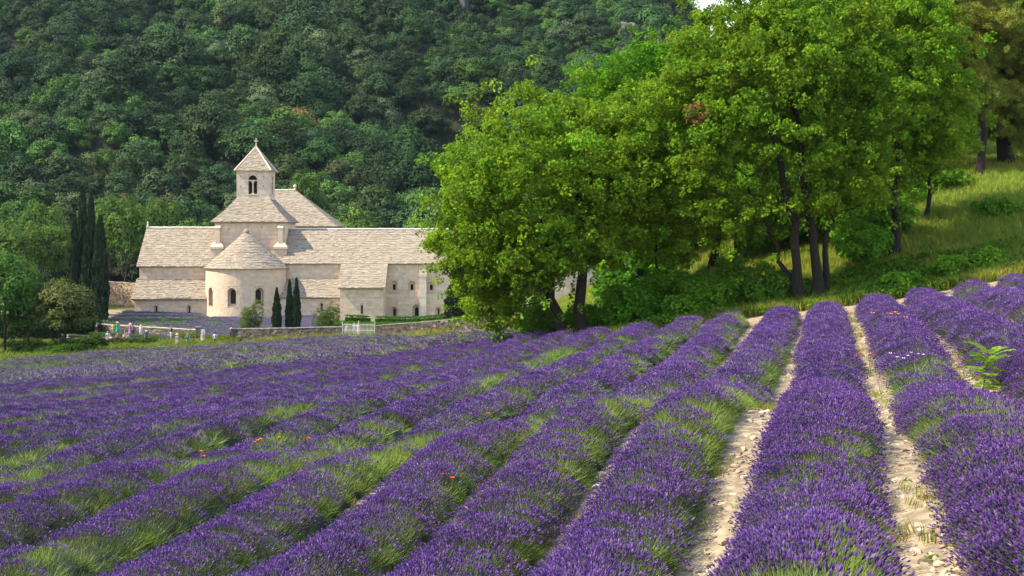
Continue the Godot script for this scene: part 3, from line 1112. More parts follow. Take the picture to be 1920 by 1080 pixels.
	for p in [Vector3(-41.2, 1.1, -206.885), Vector3(-38.4, 1.5, -206.885), Vector3(-36.4, 1.4, -206.885)]:
		var holes := Geo.new()
		small_hole(holes, p)
		part("putlog_hole", holes, M.stone, t, base)
	var planes := []
	var spin := [[-1, 1], [1, 1], [1, -1], [-1, -1]]
	var prof := [Vector2(5.6, 2.2), Vector2(4.0, 3.75), Vector2(2.45, 5.6)]
	for i in 4:
		var s0: Array = spin[i]
		var s1: Array = spin[(i + 1) % 4]
		for j in 2:
			var lo: Vector2 = prof[j]
			var hi: Vector2 = prof[j + 1]
			planes.append([dc + Vector3(s0[0] * lo.x, lo.y, s0[1] * lo.x), dc + Vector3(s1[0] * lo.x, lo.y, s1[1] * lo.x), dc + Vector3(s1[0] * hi.x, hi.y, s1[1] * hi.x), dc + Vector3(s0[0] * hi.x, hi.y, s0[1] * hi.x)])
	roof(t, base, planes, 0.36)
	# --- bell tower
	var bw := 2.42
	var by := 5.35
	var bh := 4.4
	var bell := Geo.new()
	var bs := Geo.new()
	for i in 4:
		var u: Vector3 = [R, Vector3(0, 0, -1), -R, Vector3(0, 0, 1)][i]
		var n := u.cross(Vector3.UP)
		var o: Vector3 = dc + n * bw - u * bw + Vector3(0, by, 0)
		var hs := [hole(bw - 0.05, 0.95, 1.3, 2.75)]
		core(bell, o, u, n, bw * 2, bh, hs, 0.5)
		masonry(bs, o, u, n, bw * 2, bh, hs, Color(0.61, 0.5, 0.385), 0.32, 0.7)
		if i < 2:
			for p in [[0.55, 2.0], [0.55, 3.5], [3.9, 2.05], [3.9, 3.5]]: bs.block(o + u * p[0] + Vector3(0, p[1], 0), u * 0.13, Vector3(0, 0.15, 0), n * 0.025, Color(0.05, 0.045, 0.04))
		bs.block(o - u * 0.1 + Vector3(0, 0.0, 0), u * (bw * 2 + 0.2), Vector3(0, 0.35, 0), n * 0.12, PALE)
		bs.block(o - u * 0.1 + Vector3(0, bh - 0.22, 0), u * (bw * 2 + 0.2), Vector3(0, 0.22, 0), n * 0.1, vary(STONE, 0.05))
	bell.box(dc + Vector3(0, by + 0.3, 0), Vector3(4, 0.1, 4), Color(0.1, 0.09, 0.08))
	var tower := part("bell_tower", bell, M.stone, t, base)
	part("stone_blocks", bs, M.stone, tower, Vector3.ZERO, "stuff")
	for i in 4:
		var u: Vector3 = [R, Vector3(0, 0, -1), -R, Vector3(0, 0, 1)][i]
		var n := u.cross(Vector3.UP)
		var o: Vector3 = dc + n * (bw + 0.014) - u * 0.05 + Vector3(0, by + 0.95, 0)
		var g := Geo.new()
		arch_panel(g, o, u, n, -0.65, 0.65, 0, 2.75, 0, 1.3, 0, 2.75, 0.4, STONE)
		voussoirs(g, o, u, n, 0, 0.65, 2.1, 0.24, 0.05)
		g.block(o - u * 0.65 + Vector3(0, 1.92, 0) - n * 0.35, u * 1.3, Vector3(0, 0.16, 0), n * 0.3, PALE)
		g.block(o - u * 0.09 - n * 0.3 + Vector3(0, 0.12, 0), u * 0.18, Vector3(0, 1.8, 0), n * 0.18, PALE)
		g.block(o - u * 0.2 - n * 0.36 + Vector3(0, 1.7, 0), u * 0.4, Vector3(0, 0.215, 0), n * 0.28, PALE)
		g.block(o - u * 0.2 - n * 0.36, u * 0.4, Vector3(0, 0.13, 0), n * 0.28, PALE)
		g.block(o - u * 0.85 - n * 0.4 + Vector3(0, -0.16, 0), u * 1.7, Vector3(0, 0.16, 0), n * 0.5, PALE)
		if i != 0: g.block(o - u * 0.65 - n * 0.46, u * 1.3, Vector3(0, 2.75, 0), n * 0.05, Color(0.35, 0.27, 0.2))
		var win := part("window", g, M.stone, tower, Vector3.ZERO)
		win.set_meta("label", "arched belfry opening split by a slender column")
	planes = []
	var py := by + bh
	for i in 4:
		var s0: Array = spin[i]
		var s1: Array = spin[(i + 1) % 4]
		planes.append([dc + Vector3(s0[0] * 2.72, py, s0[1] * 2.72), dc + Vector3(s1[0] * 2.72, py, s1[1] * 2.72), dc + Vector3(s1[0] * 0.12, py + 3.6, s1[1] * 0.12), dc + Vector3(s0[0] * 0.12, py + 3.6, s0[1] * 0.12)])
	var sg := Geo.new()
	var ss := Geo.new()
	for p in planes:
		deck(sg, p[0], p[1], p[2], p[3])
		slabs(ss, p[0], p[1], p[2], p[3], 0.32)
	for i in 4:
		var s0: Array = spin[i]
		ss.tube(PackedVector3Array([dc + Vector3(s0[0] * 2.72, py, s0[1] * 2.72), dc + Vector3(0, py + 3.7, 0)]), PackedFloat32Array([0.16, 0.12]), 6, PALE)
	var spire := part("tower_roof", sg, M.stone, tower, Vector3.ZERO)
	spire.name = "roof"
	ss.box(dc + Vector3(0, py + 3.7, 0), Vector3(0.3, 0.3, 0.3), PALE)
	var shell := part("roof_slabs", ss, M.stone, tower, Vector3.ZERO, "stuff")
	shell.name = "roof_slabs"
	var cross := Geo.new()
	cross.box(dc + Vector3(0, py + 4.35, 0), Vector3(0.13, 1.2, 0.13), PALE)
	cross.box(dc + Vector3(0, py + 4.55, 0), Vector3(0.62, 0.14, 0.12), PALE)
	part("cross", cross, M.stone, tower, Vector3.ZERO)
	# --- the hipped roof rising behind the tower
	wall(t, base, Vector3(-44.1, -9, -226.4), R, 15.8, 10.8)
	wall(t, base, Vector3(-28.3, -9, -226.4), Vector3(0, 0, -1), 11.2, 10.8)
	var rear := roof(t, base, [
		[Vector3(-44.5, 1.7, -226), Vector3(-27.9, 1.7, -226), Vector3(-35.3, 7.6, -232), Vector3(-42.0, 7.6, -232)],
		[Vector3(-27.9, 1.7, -226), Vector3(-27.9, 1.7, -238), Vector3(-35.3, 7.6, -232.02), Vector3(-35.3, 7.6, -232)],
		[Vector3(-27.9, 1.7, -238), Vector3(-44.5, 1.7, -238), Vector3(-42.0, 7.6, -232.02), Vector3(-35.3, 7.6, -232.02)],
		[Vector3(-44.5, 1.7, -238), Vector3(-44.5, 1.7, -226), Vector3(-42.0, 7.6, -232), Vector3(-42.0, 7.6, -232.02)]])
	ridge(rear, Vector3(-42.0, 7.6, -232), Vector3(-35.3, 7.6, -232))
	var fin2 := Geo.new()
	fin2.lathe(Vector3(-35.4, 7.7, -232), [Vector2(0.2, 0), Vector2(0.12, 0.25), Vector2(0.25, 0.4), Vector2(0.28, 0.6), Vector2(0.15, 0.78), Vector2(0, 0.84)], 9, PALE)
	part("finial", fin2, M.stone, t, base)
	# --- the long range on the other side of the apse
	var upper := [[-17.0, 1.0, 1.42, 0.42, 0.85, 0.12], [-14.45, 1.0, 1.42, 0.42, 0.85, 0.12], [-11.65, 0.95, 1.35, 0.42, 0.8, 0.12]]
	var lower := [[-16.95, 0.95, 1.45, 0.4, 1.15, 0.05], [-13.75, 1.2, 1.75, 0.55, 1.35, 0.05], [-10.6, 0.9, 1.42, 0.26, 1.15, 0.05]]
	var hs := []
	for w in upper: hs.append(hole(w[0] + 33, -7.8 - foot, w[1], w[2]))
	for w in lower: hs.append(hole(w[0] + 33, -11.55 - foot, w[1], w[2]))
	wall(t, base, Vector3(-33, foot, -205), R, 25.5, -3.75 - foot, hs, Color(0.67, 0.535, 0.405))
	for w in upper: window(t, base, Vector3(w[0], -7.8, -204.985), R, w[1], w[2], w[3], w[4], w[5], 0.35)
	for w in lower: window(t, base, Vector3(w[0], -11.55, -204.985), R, w[1], w[2], w[3], w[4], w[5], 0.35)
	wall(t, base, Vector3(-7.5, foot, -205), Vector3(0, 0, -1), 12, 9.4)
	var east := roof(t, base, [
		[Vector3(-33.0, -3.85, -204.6), Vector3(-7.2, -3.85, -204.6), Vector3(-7.2, 1.1, -210.5), Vector3(-33.0, 1.1, -210.5)],
		[Vector3(-7.2, -3.85, -216.4), Vector3(-33.0, -3.85, -216.4), Vector3(-33.0, 1.1, -210.52), Vector3(-7.2, 1.1, -210.52)]])
	ridge(east, Vector3(-33.1, 1.12, -210.5), Vector3(-7.2, 1.12, -210.5))
	var but := Geo.new()
	masonry(but, Vector3(-13.3, foot, -204.3), R, Vector3(0, 0, 1), 1.0, 7.4, [], Color(0.72, 0.63, 0.52))
	but.block(Vector3(-13.3, foot, -204.99), Vector3(1.0, 0, 0), Vector3(0, 7.4, 0), Vector3(0, 0, 0.69), STONE)
	for j in 7:
		but.block(Vector3(-13.36, -5.8 + j * 0.24, -204.99), Vector3(1.12, 0, 0), Vector3(0, 0.235, 0), Vector3(0, 0, 0.75 - j * 0.1), vary(PALE, 0.08))
	part("buttress", but, M.stone, t, base)
	# low aisle with slab roof, between apse and the projecting block
	wall(t, base, Vector3(-33, foot, -202.4), R, 8.6, -8.55 - foot, [hole(5.9, 2.6, 0.5, 1.2)], Color(0.67, 0.52, 0.385))
	window(t, base, Vector3(-33 + 5.9, foot + 2.6, -202.4), R, 0.5, 1.2, 0.22, 1.0, 0.05, 0.3)
	roof(t, base, [[Vector3(-33.4, -8.6, -202.0), Vector3(-24.1, -8.6, -202.0), Vector3(-24.1, -6.0, -204.95), Vector3(-33.4, -6.0, -204.95)]], 0.32)
	# projecting block under a single slope
	var slot := [hole(3.1, 2.3, 0.34, 1.2)]
	wall(t, base, Vector3(-24.3, foot, -200.9), R, 6.15, -7.15 - foot, slot, Color(0.67, 0.525, 0.385))
	var sp := Geo.new()
	sp.block(Vector3(-21.5, foot + 2.25, -201.3), Vector3(0.6, 0, 0), Vector3(0, 1.35, 0), Vector3(0, 0, 0.08), Color(0.14, 0.11, 0.09))
	part("window", sp, M.stone, t, base)
	wall(t, base, Vector3(-18.15, foot, -200.9), Vector3(0, 0, -1), 4.1, -7.2 - foot, [], Color(0.67, 0.525, 0.385))
	wall(t, base, Vector3(-24.3, foot, -205), Vector3(0, 0, 1), 4.1, -7.2 - foot)
	for s in [-18.15, -24.3]:
		var ck := Geo.new()
		ck.tri(Vector3(s, -7.25, -200.9), Vector3(s, -7.25, -205), Vector3(s, -3.95, -205), STONE)
		part("gable", ck, M.stone, t, base)
	roof(t, base, [[Vector3(-24.6, -7.2, -200.45), Vector3(-17.85, -7.2, -200.45), Vector3(-17.85, -3.68, -204.85), Vector3(-24.6, -3.68, -204.85)]], 0.4)

# ---------------------------------------------------------------- walls of rough stone

# a dry stone wall along a list of [x, z, foot, top]; a named piece for the body, the stones and the coping
func dry_wall(called: String, label: String, pts: Array, thick: float, tone: Color, pale_cap: Color, seed_: int) -> void:
	rng.seed = seed_
	var base := Vector3(pts[0][0], pts[0][2], pts[0][1])
	var t := thing(called, base, label, "stone wall")
	var body := Geo.new()
	var stones := Geo.new()
	var cap := Geo.new()
	for i in pts.size() - 1:
		var a := Vector3(pts[i][0], pts[i][2] - 0.4, pts[i][1])
		var b := Vector3(pts[i + 1][0], pts[i + 1][2] - 0.4, pts[i + 1][1])
		var ha: float = pts[i][3] - a.y
		var hb: float = pts[i + 1][3] - b.y
		var flat := Vector3(b.x - a.x, 0, b.z - a.z)
		var len := flat.length()
		var u := flat / len
		var n := u.cross(Vector3.UP)
		var back := n * -thick
		var au := a + Vector3(0, ha, 0)
		var bu := b + Vector3(0, hb, 0)
		var mortar := tone * 0.7
		body.quad(a, b, bu, au, mortar)
		body.quad(b + back, a + back, au + back, bu + back, mortar)
		body.quad(au, bu, bu + back, au + back, mortar)
		body.quad(b, b + back, bu + back, bu, mortar)
		body.quad(a + back, a, au, au + back, mortar)
		var s := 0.0
		var rows := int(ceil(maxf(ha, hb) / 0.2))
		for j in rows:
			s = rng.randf() * -0.2
			while s < len:
				var w := rng.randf_range(0.18, 0.5)
				var k0 := clampf(s / len, 0, 1)
				var k1 := clampf((s + w - 0.02) / len, 0, 1)
				s += w
				if k1 - k0 < 0.0001: continue
				var h0 := lerpf(ha, hb, k0)
				var f0 := float(j) / rows
				var f1 := (j + 0.93) / rows
				var p := a.lerp(b, k0) + Vector3(0, lerpf(ha, hb, k0) * f0, 0)
				var q := a.lerp(b, k1) + Vector3(0, lerpf(ha, hb, k1) * f0, 0)
				var col := vary(tone, 0.3)
				var r := rng.randf()
				if r < 0.06: col = vary(tone.lerp(Color(0.4, 0.36, 0.3), 0.4), 0.15)
				elif r < 0.25: col = vary(tone * 0.55, 0.2)
				var out := n * rng.randf_range(0.02, 0.09)
				var up := Vector3(0, h0 * (f1 - f0), 0)
				stones.block(p, q - p, up, out, col, false)
		s = 0.0
		while s < len:
			var w := rng.randf_range(0.35, 0.7)
			var k0 := s / len
			var k1 := minf(1.0, (s + w - 0.015) / len)
			var p := au.lerp(bu, k0) + n * 0.1 + Vector3(0, rng.randf_range(0.0, 0.03), 0)
			var q := au.lerp(bu, k1) + n * 0.1
			q.y = p.y + (bu.y - au.y) * (k1 - k0)
			cap.block(p + back * 1.35, q - p, Vector3(0, rng.randf_range(0.06, 0.1), 0), back * -1.35, vary(pale_cap, 0.15))
			s += w
	part("body", body, M.stone, t, base)
	part("stones", stones, M.stone, t, base, "stuff")
	part("coping", cap, M.stone, t, base, "stuff")

# ---------------------------------------------------------------- people

# one continuous figure: tapered capsules joined with a smooth minimum and meshed as surface nets
func figure(bones: Array, cell: float) -> Geo:
	var lo := Vector3(1e9, 1e9, 1e9)
	var hi := -lo
	for b in bones:
		for i in [0, 2]:
			var r: Vector3 = Vector3.ONE * (b[i + 1] + cell * 2.5)
			lo = lo.min(b[i] - r)
			hi = hi.max(b[i] + r)
	var nx := int((hi.x - lo.x) / cell) + 2
	var ny := int((hi.y - lo.y) / cell) + 2
	var nz := int((hi.z - lo.z) / cell) + 2
	var f := PackedFloat32Array()
	f.resize(nx * ny * nz)
	f.fill(1.0)
	var who := PackedInt32Array()
	who.resize(nx * ny * nz)
	var near := f.duplicate()
	for bi in bones.size():
		var b: Array = bones[bi]
		var a: Vector3 = b[0]
		var e: Vector3 = b[2]
		var ra: float = b[1]
		var re: float = b[3]
		var pad := Vector3.ONE * (maxf(ra, re) + cell * 2)
		var p0 := (a.min(e) - pad - lo) / cell
		var p1 := (a.max(e) + pad - lo) / cell
		var ab := e - a
		var ll := maxf(ab.length_squared(), 1e-8)
		for k in range(maxi(0, int(p0.z)), mini(nz, int(p1.z) + 2)):
			for j in range(maxi(0, int(p0.y)), mini(ny, int(p1.y) + 2)):
				for i in range(maxi(0, int(p0.x)), mini(nx, int(p1.x) + 2)):
					var p := lo + Vector3(i, j, k) * cell
					var t := clampf((p - a).dot(ab) / ll, 0, 1)
					var d := p.distance_to(a + ab * t) - lerpf(ra, re, t)
					var q := (k * ny + j) * nx + i
					if d < near[q]:
						near[q] = d
						who[q] = bi
					var h := maxf(0.035 - absf(f[q] - d), 0) / 0.035
					f[q] = minf(f[q], d) - h * h * 0.035 * 0.25
	var g := Geo.new()
	var at := {}
	for k in nz - 1:
		for j in ny - 1:
			for i in nx - 1:
				var q := (k * ny + j) * nx + i
				var sum := Vector3.ZERO
				var count := 0
				var inside := 0
				var v := []
				for c in 8:
					var s: float = f[q + (c & 1) + ((c >> 1) & 1) * nx + (c >> 2) * nx * ny]
					v.append(s)
					if s < 0: inside += 1
				if inside == 0 or inside == 8: continue
				for e in [[0, 1], [2, 3], [4, 5], [6, 7], [0, 2], [1, 3], [4, 6], [5, 7], [0, 4], [1, 5], [2, 6], [3, 7]]:
					var a: float = v[e[0]]
					var b: float = v[e[1]]
					if (a < 0) != (b < 0):
						var t := a / (a - b)
						var pa := Vector3(e[0] & 1, (e[0] >> 1) & 1, e[0] >> 2)
						var pb := Vector3(e[1] & 1, (e[1] >> 1) & 1, e[1] >> 2)
						sum += pa.lerp(pb, t)
						count += 1
				at[q] = lo + (Vector3(i, j, k) + sum / count) * cell
	var sx := 1
	var sy := nx
	var sz := nx * ny
	for q in at:
		for axis in 3:
			var du: int = [sy, sz, sx][axis]
			var dv: int = [sz, sx, sy][axis]
			var dw: int = [sx, sy, sz][axis]
			if (f[q] < 0) == (f[q + dw] < 0): continue
			if not (at.has(q - du) and at.has(q - dv) and at.has(q - du - dv)): continue
			var col: Color = bones[who[q]][4]
			if f[q] < 0: g.quad(at[q], at[q - du], at[q - du - dv], at[q - dv], col)
			else: g.quad(at[q], at[q - dv], at[q - du - dv], at[q - du], col)
	return g

const SKIN := Color(0.50, 0.29, 0.20)

func person(label: String, at: Vector2, facing: float, tall: float, pose: String, top: Color, bottom: Color, hair: Color, dress := false, hat := Color(0, 0, 0, 0), long_legs := true) -> void:
	rng.seed = hash(label)
	var base := spot(at)
	var t := thing("person", base, label, "person", "visitors at the abbey wall")
	t.rotation.y = facing
	t.scale = Vector3.ONE * tall / 1.7
	var drop := -0.38 if pose == "crouch" else 0.0
	top = top.lerp(Color(top.get_luminance(), top.get_luminance(), top.get_luminance()), 0.15) * 0.8
	var y := func(h: float) -> float: return h + drop
	var lean := 0.32 if pose == "crouch" else (0.12 if pose == "lean" else 0.0)
	var hip := Vector3(0, y.call(0.93), -lean * 0.3)
	var chest := Vector3(0, y.call(1.3), lean * 0.7)
	var neck := Vector3(0, y.call(1.46), lean * 0.9 + 0.01)
	var head := Vector3(0, y.call(1.595), lean + 0.035)
	var legs := bottom if long_legs else SKIN
	var b := [
		[hip, 0.135, chest, 0.145, top], [chest, 0.14, neck - Vector3(0, 0.05, 0), 0.09, top],
		[neck - Vector3(0, 0.04, 0), 0.055, head - Vector3(0, 0.07, 0), 0.055, SKIN],
		[head - Vector3(0, 0.03, -0.01), 0.085, head + Vector3(0, 0.02, 0), 0.098, SKIN],
		[head + Vector3(0, 0.045, -0.035), 0.095, head + Vector3(0, 0.0, -0.05), 0.085, hair],
		[head + Vector3(0, -0.01, 0.085), 0.016, head + Vector3(0, -0.03, 0.105), 0.018, SKIN],
		[hip - Vector3(0.06, 0.03, 0), 0.13, hip - Vector3(-0.06, 0.03, 0), 0.13, top if dress else bottom]]
	if hair.a < 0.9: b.append([head + Vector3(0, 0, -0.08), 0.07, neck + Vector3(0, -0.12, -0.09), 0.05, hair])
	for s in [-1.0, 1.0]:
		var sh := Vector3(s * 0.175, y.call(1.39), lean * 0.8)
		var el: Vector3
		var ha: Vector3
		match pose:
			"up":
				el = sh + Vector3(s * 0.1, -0.16, 0.2)
				ha = Vector3(s * 0.09, y.call(1.56), 0.3)
			"high":
				el = sh + Vector3(s * 0.2, 0.12, 0.1)
				ha = Vector3(s * 0.12, y.call(1.72), 0.14)
			"out":
				el = sh + Vector3(s * 0.24, -0.1, 0.1)
				ha = sh + Vector3(s * 0.46, -0.12, 0.2)
			"crouch":
				el = sh + Vector3(s * 0.06, -0.2, 0.2)
				ha = sh + Vector3(s * -0.02, -0.3, 0.42)
			_:
				el = sh + Vector3(s * 0.075, -0.28, -0.02)
				ha = sh + Vector3(s * 0.08, -0.52, 0.08)
		b.append([sh, 0.062, el.lerp(sh, 0.35), 0.05, top])
		b.append([el.lerp(sh, 0.35), 0.046, el, 0.042, SKIN])
		b.append([el, 0.042, ha, 0.03, SKIN])
		var down := (ha - el).normalized()
		b.append([ha, 0.032, ha + down * 0.07, 0.034, SKIN])
		var hp := hip + Vector3(s * 0.085, -0.05, 0)
		var kn := Vector3(s * 0.095, y.call(0.5) if pose != "crouch" else 0.38, 0.03 if pose != "crouch" else 0.36)
		var an := Vector3(s * 0.1 + (s * 0.05 if pose == "out" else 0.0), 0.085, -0.02)
		b.append([hp, 0.092, kn, 0.062, bottom])
		b.append([kn, 0.058, an, 0.04, legs])
		b.append([an + Vector3(0, -0.035, -0.03), 0.04, an + Vector3(0, -0.045, 0.15), 0.035, Color(0.08, 0.07, 0.07)])
	if dress: b.append([hip, 0.15, Vector3(0, y.call(0.5), 0), 0.235, bottom])
	var g := figure(b, 0.033)
	# fingers and thumbs, eyes and mouth
	for i in range(b.size()):
		if b[i][1] == 0.032 and b[i][3] == 0.034:
			var a: Vector3 = b[i][2]
			var d: Vector3 = (b[i][2] - b[i][0]).normalized()
			var w := d.cross(Vector3(0, 0.3, 1)).normalized()
			for k in 4:
				var o := a + w * (k - 1.5) * 0.019
				g.tube(PackedVector3Array([o, o + d * 0.045, o + d * (0.075 - 0.006 * absf(k - 1.3)) + Vector3(0, 0, 0.012)]), PackedFloat32Array([0.0095, 0.009, 0.007]), 5, SKIN)
			g.tube(PackedVector3Array([a - d * 0.05 + w * 0.03, a - d * 0.01 + w * 0.055, a + d * 0.02 + w * 0.055]), PackedFloat32Array([0.012, 0.011, 0.008]), 5, SKIN)
	for s in [-1.0, 1.0]:
		g.box(head + Vector3(s * 0.034, 0.005, 0.094), Vector3(0.022, 0.012, 0.012), Color(0.04, 0.03, 0.03))
		g.box(head + Vector3(s * 0.1, -0.01, 0.0), Vector3(0.02, 0.05, 0.03), SKIN)
	g.box(head + Vector3(0, -0.062, 0.09), Vector3(0.045, 0.012, 0.012), Color(0.35, 0.12, 0.1))
	part("body", g, M.cloth, t, base, "", false)
	if hat.a > 0.5:
		var h := Geo.new()
		h.lathe(head + Vector3(0, 0.045, -0.01), [Vector2(0.21, -0.01), Vector2(0.2, 0.01), Vector2(0.115, 0.02), Vector2(0.105, 0.09), Vector2(0.06, 0.125), Vector2(0, 0.13)], 14, hat)
		part("hat", h, M.cloth, t, base, "", false)

# ---------------------------------------------------------------- hedges, gate and small things

func hedge(label: String, a: Vector2, b: Vector2, wide: float, tall: float, seed_: int, tint := Color(0.8, 1.0, 0.6)) -> void:
	rng.seed = seed_
	var base := spot(a)
	var t := thing("box_hedge", base, label, "hedge", "clipped green hedges by the wall")
	var u := Vector3(b.x - a.x, 0, b.y - a.y)
	var len := u.length()
	u /= len
	var n := u.cross(Vector3.UP)
	var g := Geo.new()
	var cp := Copies.new()
	var count := int(ceil(len / 1.0))
	for i in count:
		var p := spot(a.lerp(b, float(i) / count))
		var q := spot(a.lerp(b, float(i + 1) / count))
		g.block(p - n * wide * 0.45 - Vector3(0, 0.2, 0), q - p, Vector3(0, tall * 0.9, 0), n * wide * 0.9, Color(0.03, 0.05, 0.015))
	for i in int(len * (wide + tall * 2) * 26):
		var s := rng.randf()
		var p := spot(a.lerp(b, s))
		var r := rng.randf() * (wide + tall * 2)
		var off: Vector3
		var up := Vector3.UP
		if r < tall:
			off = n * wide / 2 + Vector3(0, r, 0)
			up = n
		elif r < tall + wide:
			off = n * (wide / 2 - (r - tall)) + Vector3(0, tall * (1.0 + 0.1 * noise.get_noise_2d(p.x * 60, p.z * 60)), 0)
		else:
			off = n * -wide / 2 + Vector3(0, r - tall - wide, 0)
			up = -n
		var k := rng.randf_range(0.75, 1.3)
		cp.stand(p + off + ball() * 0.06, (up + ball() * 0.5 + Vector3(0, 0.3, 0)).normalized(), rng.randf() * TAU, rng.randf_range(0.8, 1.2), Color(tint.r * k, tint.g * k, tint.b * k))
	part("core", g, M.bark, t, base)
	scatter("foliage", cp, M.small_spray, M.near_leaf, t, base)

func build_gate() -> void:
	var a := Vector3(-19.61, -12.09, -164.50)
	var b := Vector3(-15.76, -11.95, -163.50)
	var base := Vector3((a.x + b.x) / 2, ground_y((a.x + b.x) / 2, a.z), (a.z + b.z) / 2)
	var t := thing("iron_gate", base, "white painted iron bar gate in the opening of the stone wall", "gate")
	var white := Color(0.46, 0.46, 0.43)
	var u := (Vector3(b.x - a.x, 0, b.z - a.z))
	var len := u.length()
	u /= len
	var half := len / 2
	var low := 0.12
	var high := 1.72
	for k in [0.35, 0.95, 1.58]:
		var g := Geo.new()
		g.block(-u * half + Vector3(0, k, 0), u * len, Vector3(0, 0.055, 0), u.cross(Vector3.UP) * 0.04, white)
		part("rail", g, M.paint, t, base, "", false)
	var bar := Geo.new()
	bar.tube(PackedVector3Array([Vector3(0, low, 0), Vector3(0, high, 0), Vector3(0, high + 0.09, 0)]), PackedFloat32Array([0.024, 0.024, 0.004]), 6, white)
	var bm := bar.mesh()
	for i in 25:
		var o := MeshInstance3D.new()
		o.name = "bar"
		o.mesh = bm
		o.material_override = M.paint
		o.position = u * (-half + len * (i + 0.5) / 25.0) + u.cross(Vector3.UP) * 0.02
		t.add_child(o, true)
	for s in [-1, 0, 1]:
		var g := Geo.new()
		g.tube(PackedVector3Array([Vector3(0, -0.1, 0), Vector3(0, high + (0.25 if s == 0 else 0.1), 0)]), PackedFloat32Array([0.04, 0.035]), 8, white)
		g.lathe(Vector3(0, high + (0.25 if s == 0 else 0.1), 0), [Vector2(0.05, 0), Vector2(0.06, 0.05), Vector2(0, 0.12)], 8, white)
		var o := part("post", g, M.paint, t, base, "", false)
		o.position = u * half * s + u.cross(Vector3.UP) * 0.02

func poppy(label: String, at: Vector2, up: float, count: int, col: Color, called := "poppy", category := "flower") -> void:
	rng.seed = hash(label)
	var base := spot(at)
	var t := thing(called, base, label, category, "wild flowers among the lavender")
	var stems := Geo.new()
	for i in count:
		var foot := Vector3(rng.randf_range(-0.06, 0.06), 0, rng.randf_range(-0.06, 0.06)) * count
		var top := foot + Vector3(rng.randf_range(-0.08, 0.08), up * rng.randf_range(0.9, 1.1), rng.randf_range(-0.08, 0.08))
		stems.tube(bend(foot, top, 0.05, 3), taper(0.006, 0.004, 3), 4, Color(0.12, 0.2, 0.04))
		var g := Geo.new()
		var r := 0.062 if called == "orange_flowers" else 0.034
		for k in 5:
			var a := TAU * k / 5.0 + i
			var c := Vector3(cos(a), 0, sin(a))
			var s := Vector3(-sin(a), 0, cos(a))
			var shade := vary(col, 0.2)
			g.quad(top, top + c * r * 0.7 + s * r * 0.65 + Vector3(0, 0.02, 0), top + c * r * 1.25 + Vector3(0, 0.035, 0), top + c * r * 0.7 - s * r * 0.65 + Vector3(0, 0.02, 0), shade)
		g.lathe(top + Vector3(0, 0.005, 0), [Vector2(0.018, 0), Vector2(0.012, 0.015), Vector2(0, 0.02)], 6, Color(0.1, 0.06, 0.02))
		part("blossom", g, M.petal, t, base, "", false)
	part("stem", stems, M.near_leaf, t, base, "", false)

func build_sapling() -> void:
	rng.seed = 99
	var base := spot(Vector2(8.40, -25.40))
	var t := thing("ash_sapling", base, "bright green sapling with feathery leaves between two lavender rows", "sapling")
	var stem := Geo.new()
	stem.tube(bend(Vector3(0, -0.05, 0), Vector3(0.1, 0.88, 0), 0.04, 5), taper(0.018, 0.008, 5), 6, Color(0.14, 0.12, 0.05))
	part("stem", stem, M.bark, t, base, "", false)
	for i in 26:
		var h := 0.14 + 0.03 * i
		var a := i * 2.4 + rng.randf() * 1.2
		var out := Vector3(cos(a), 0.7 if i > 15 else 0.35, sin(a) * 0.8).normalized()
		var from := Vector3(0.1 * h, h, 0)
		var len := rng.randf_range(0.32, 0.62)
		var g := Geo.new()
		var rib := PackedVector3Array()
		for k in 7: rib.push_back(from + out * len * k / 6.0 - Vector3(0, 0.16 * pow(k / 6.0, 2), 0))
		g.tube(rib, taper(0.006, 0.003, 6), 4, Color(0.2, 0.26, 0.05))
		for k in 10:
			var f := 0.15 + 0.09 * k
			var p := from + out * len * f - Vector3(0, 0.16 * f * f, 0)
			for s in [-1.0, 1.0]:
				var side: Vector3 = out.cross(Vector3.UP).normalized() * s
				var tip: Vector3 = p + side * rng.randf_range(0.10, 0.14) + out * 0.04 - Vector3(0, rng.randf_range(0.0, 0.03), 0)
				var col := vary(Color(0.19, 0.31, 0.025), 0.3)
				g.tri(p, p + side * 0.06 + out * 0.042, tip, col)
				g.tri(p, tip, p + side * 0.06 - out * 0.008, col)
		part("leaf_frond", g, M.near_leaf, t, base, "", false)
	var tw := Geo.new()
	rng.seed = 5
	var tb := spot(Vector2(9.84, -28.00))
	var twig := thing("dry_twig", tb, "bare grey dry twig standing beside the green sapling", "twig")
	tw.tube(bend(Vector3.ZERO, Vector3(-0.15, 0.95, 0), 0.06, 5), taper(0.012, 0.004, 5), 5, Color(0.4, 0.36, 0.32))
	for i in 7:
		var f := Vector3(-0.15, 0.95, 0) * (0.4 + 0.08 * i)
		tw.tube(bend(f, f + Vector3(rng.randf_range(-0.25, 0.25), 0.22, rng.randf_range(-0.1, 0.1)), 0.1, 3), taper(0.006, 0.002, 3), 4, Color(0.4, 0.36, 0.32))
	part("stem", tw, M.bark, twig, tb, "", false)

func rock_mesh(seed_: int) -> Geo:
	rng.seed = seed_
	var s := SphereMesh.new()
	s.radius = 1.0
	s.height = 2.0
	s.radial_segments = 10
	s.rings = 6
	var a := s.get_mesh_arrays()
	var v: PackedVector3Array = a[Mesh.ARRAY_VERTEX]
	var idx: PackedInt32Array = a[Mesh.ARRAY_INDEX]
	var g := Geo.new()
	var f := func(p: Vector3) -> Vector3: return p * (1.0 + 0.45 * noise.get_noise_3d(p.x * 60 + seed_ * 13, p.y * 60, p.z * 60))
	for i in range(0, idx.size(), 3): g.tri(f.call(v[idx[i]]), f.call(v[idx[i + 2]]), f.call(v[idx[i + 1]]), vary(Color(1, 1, 1), 0.08))
	return g

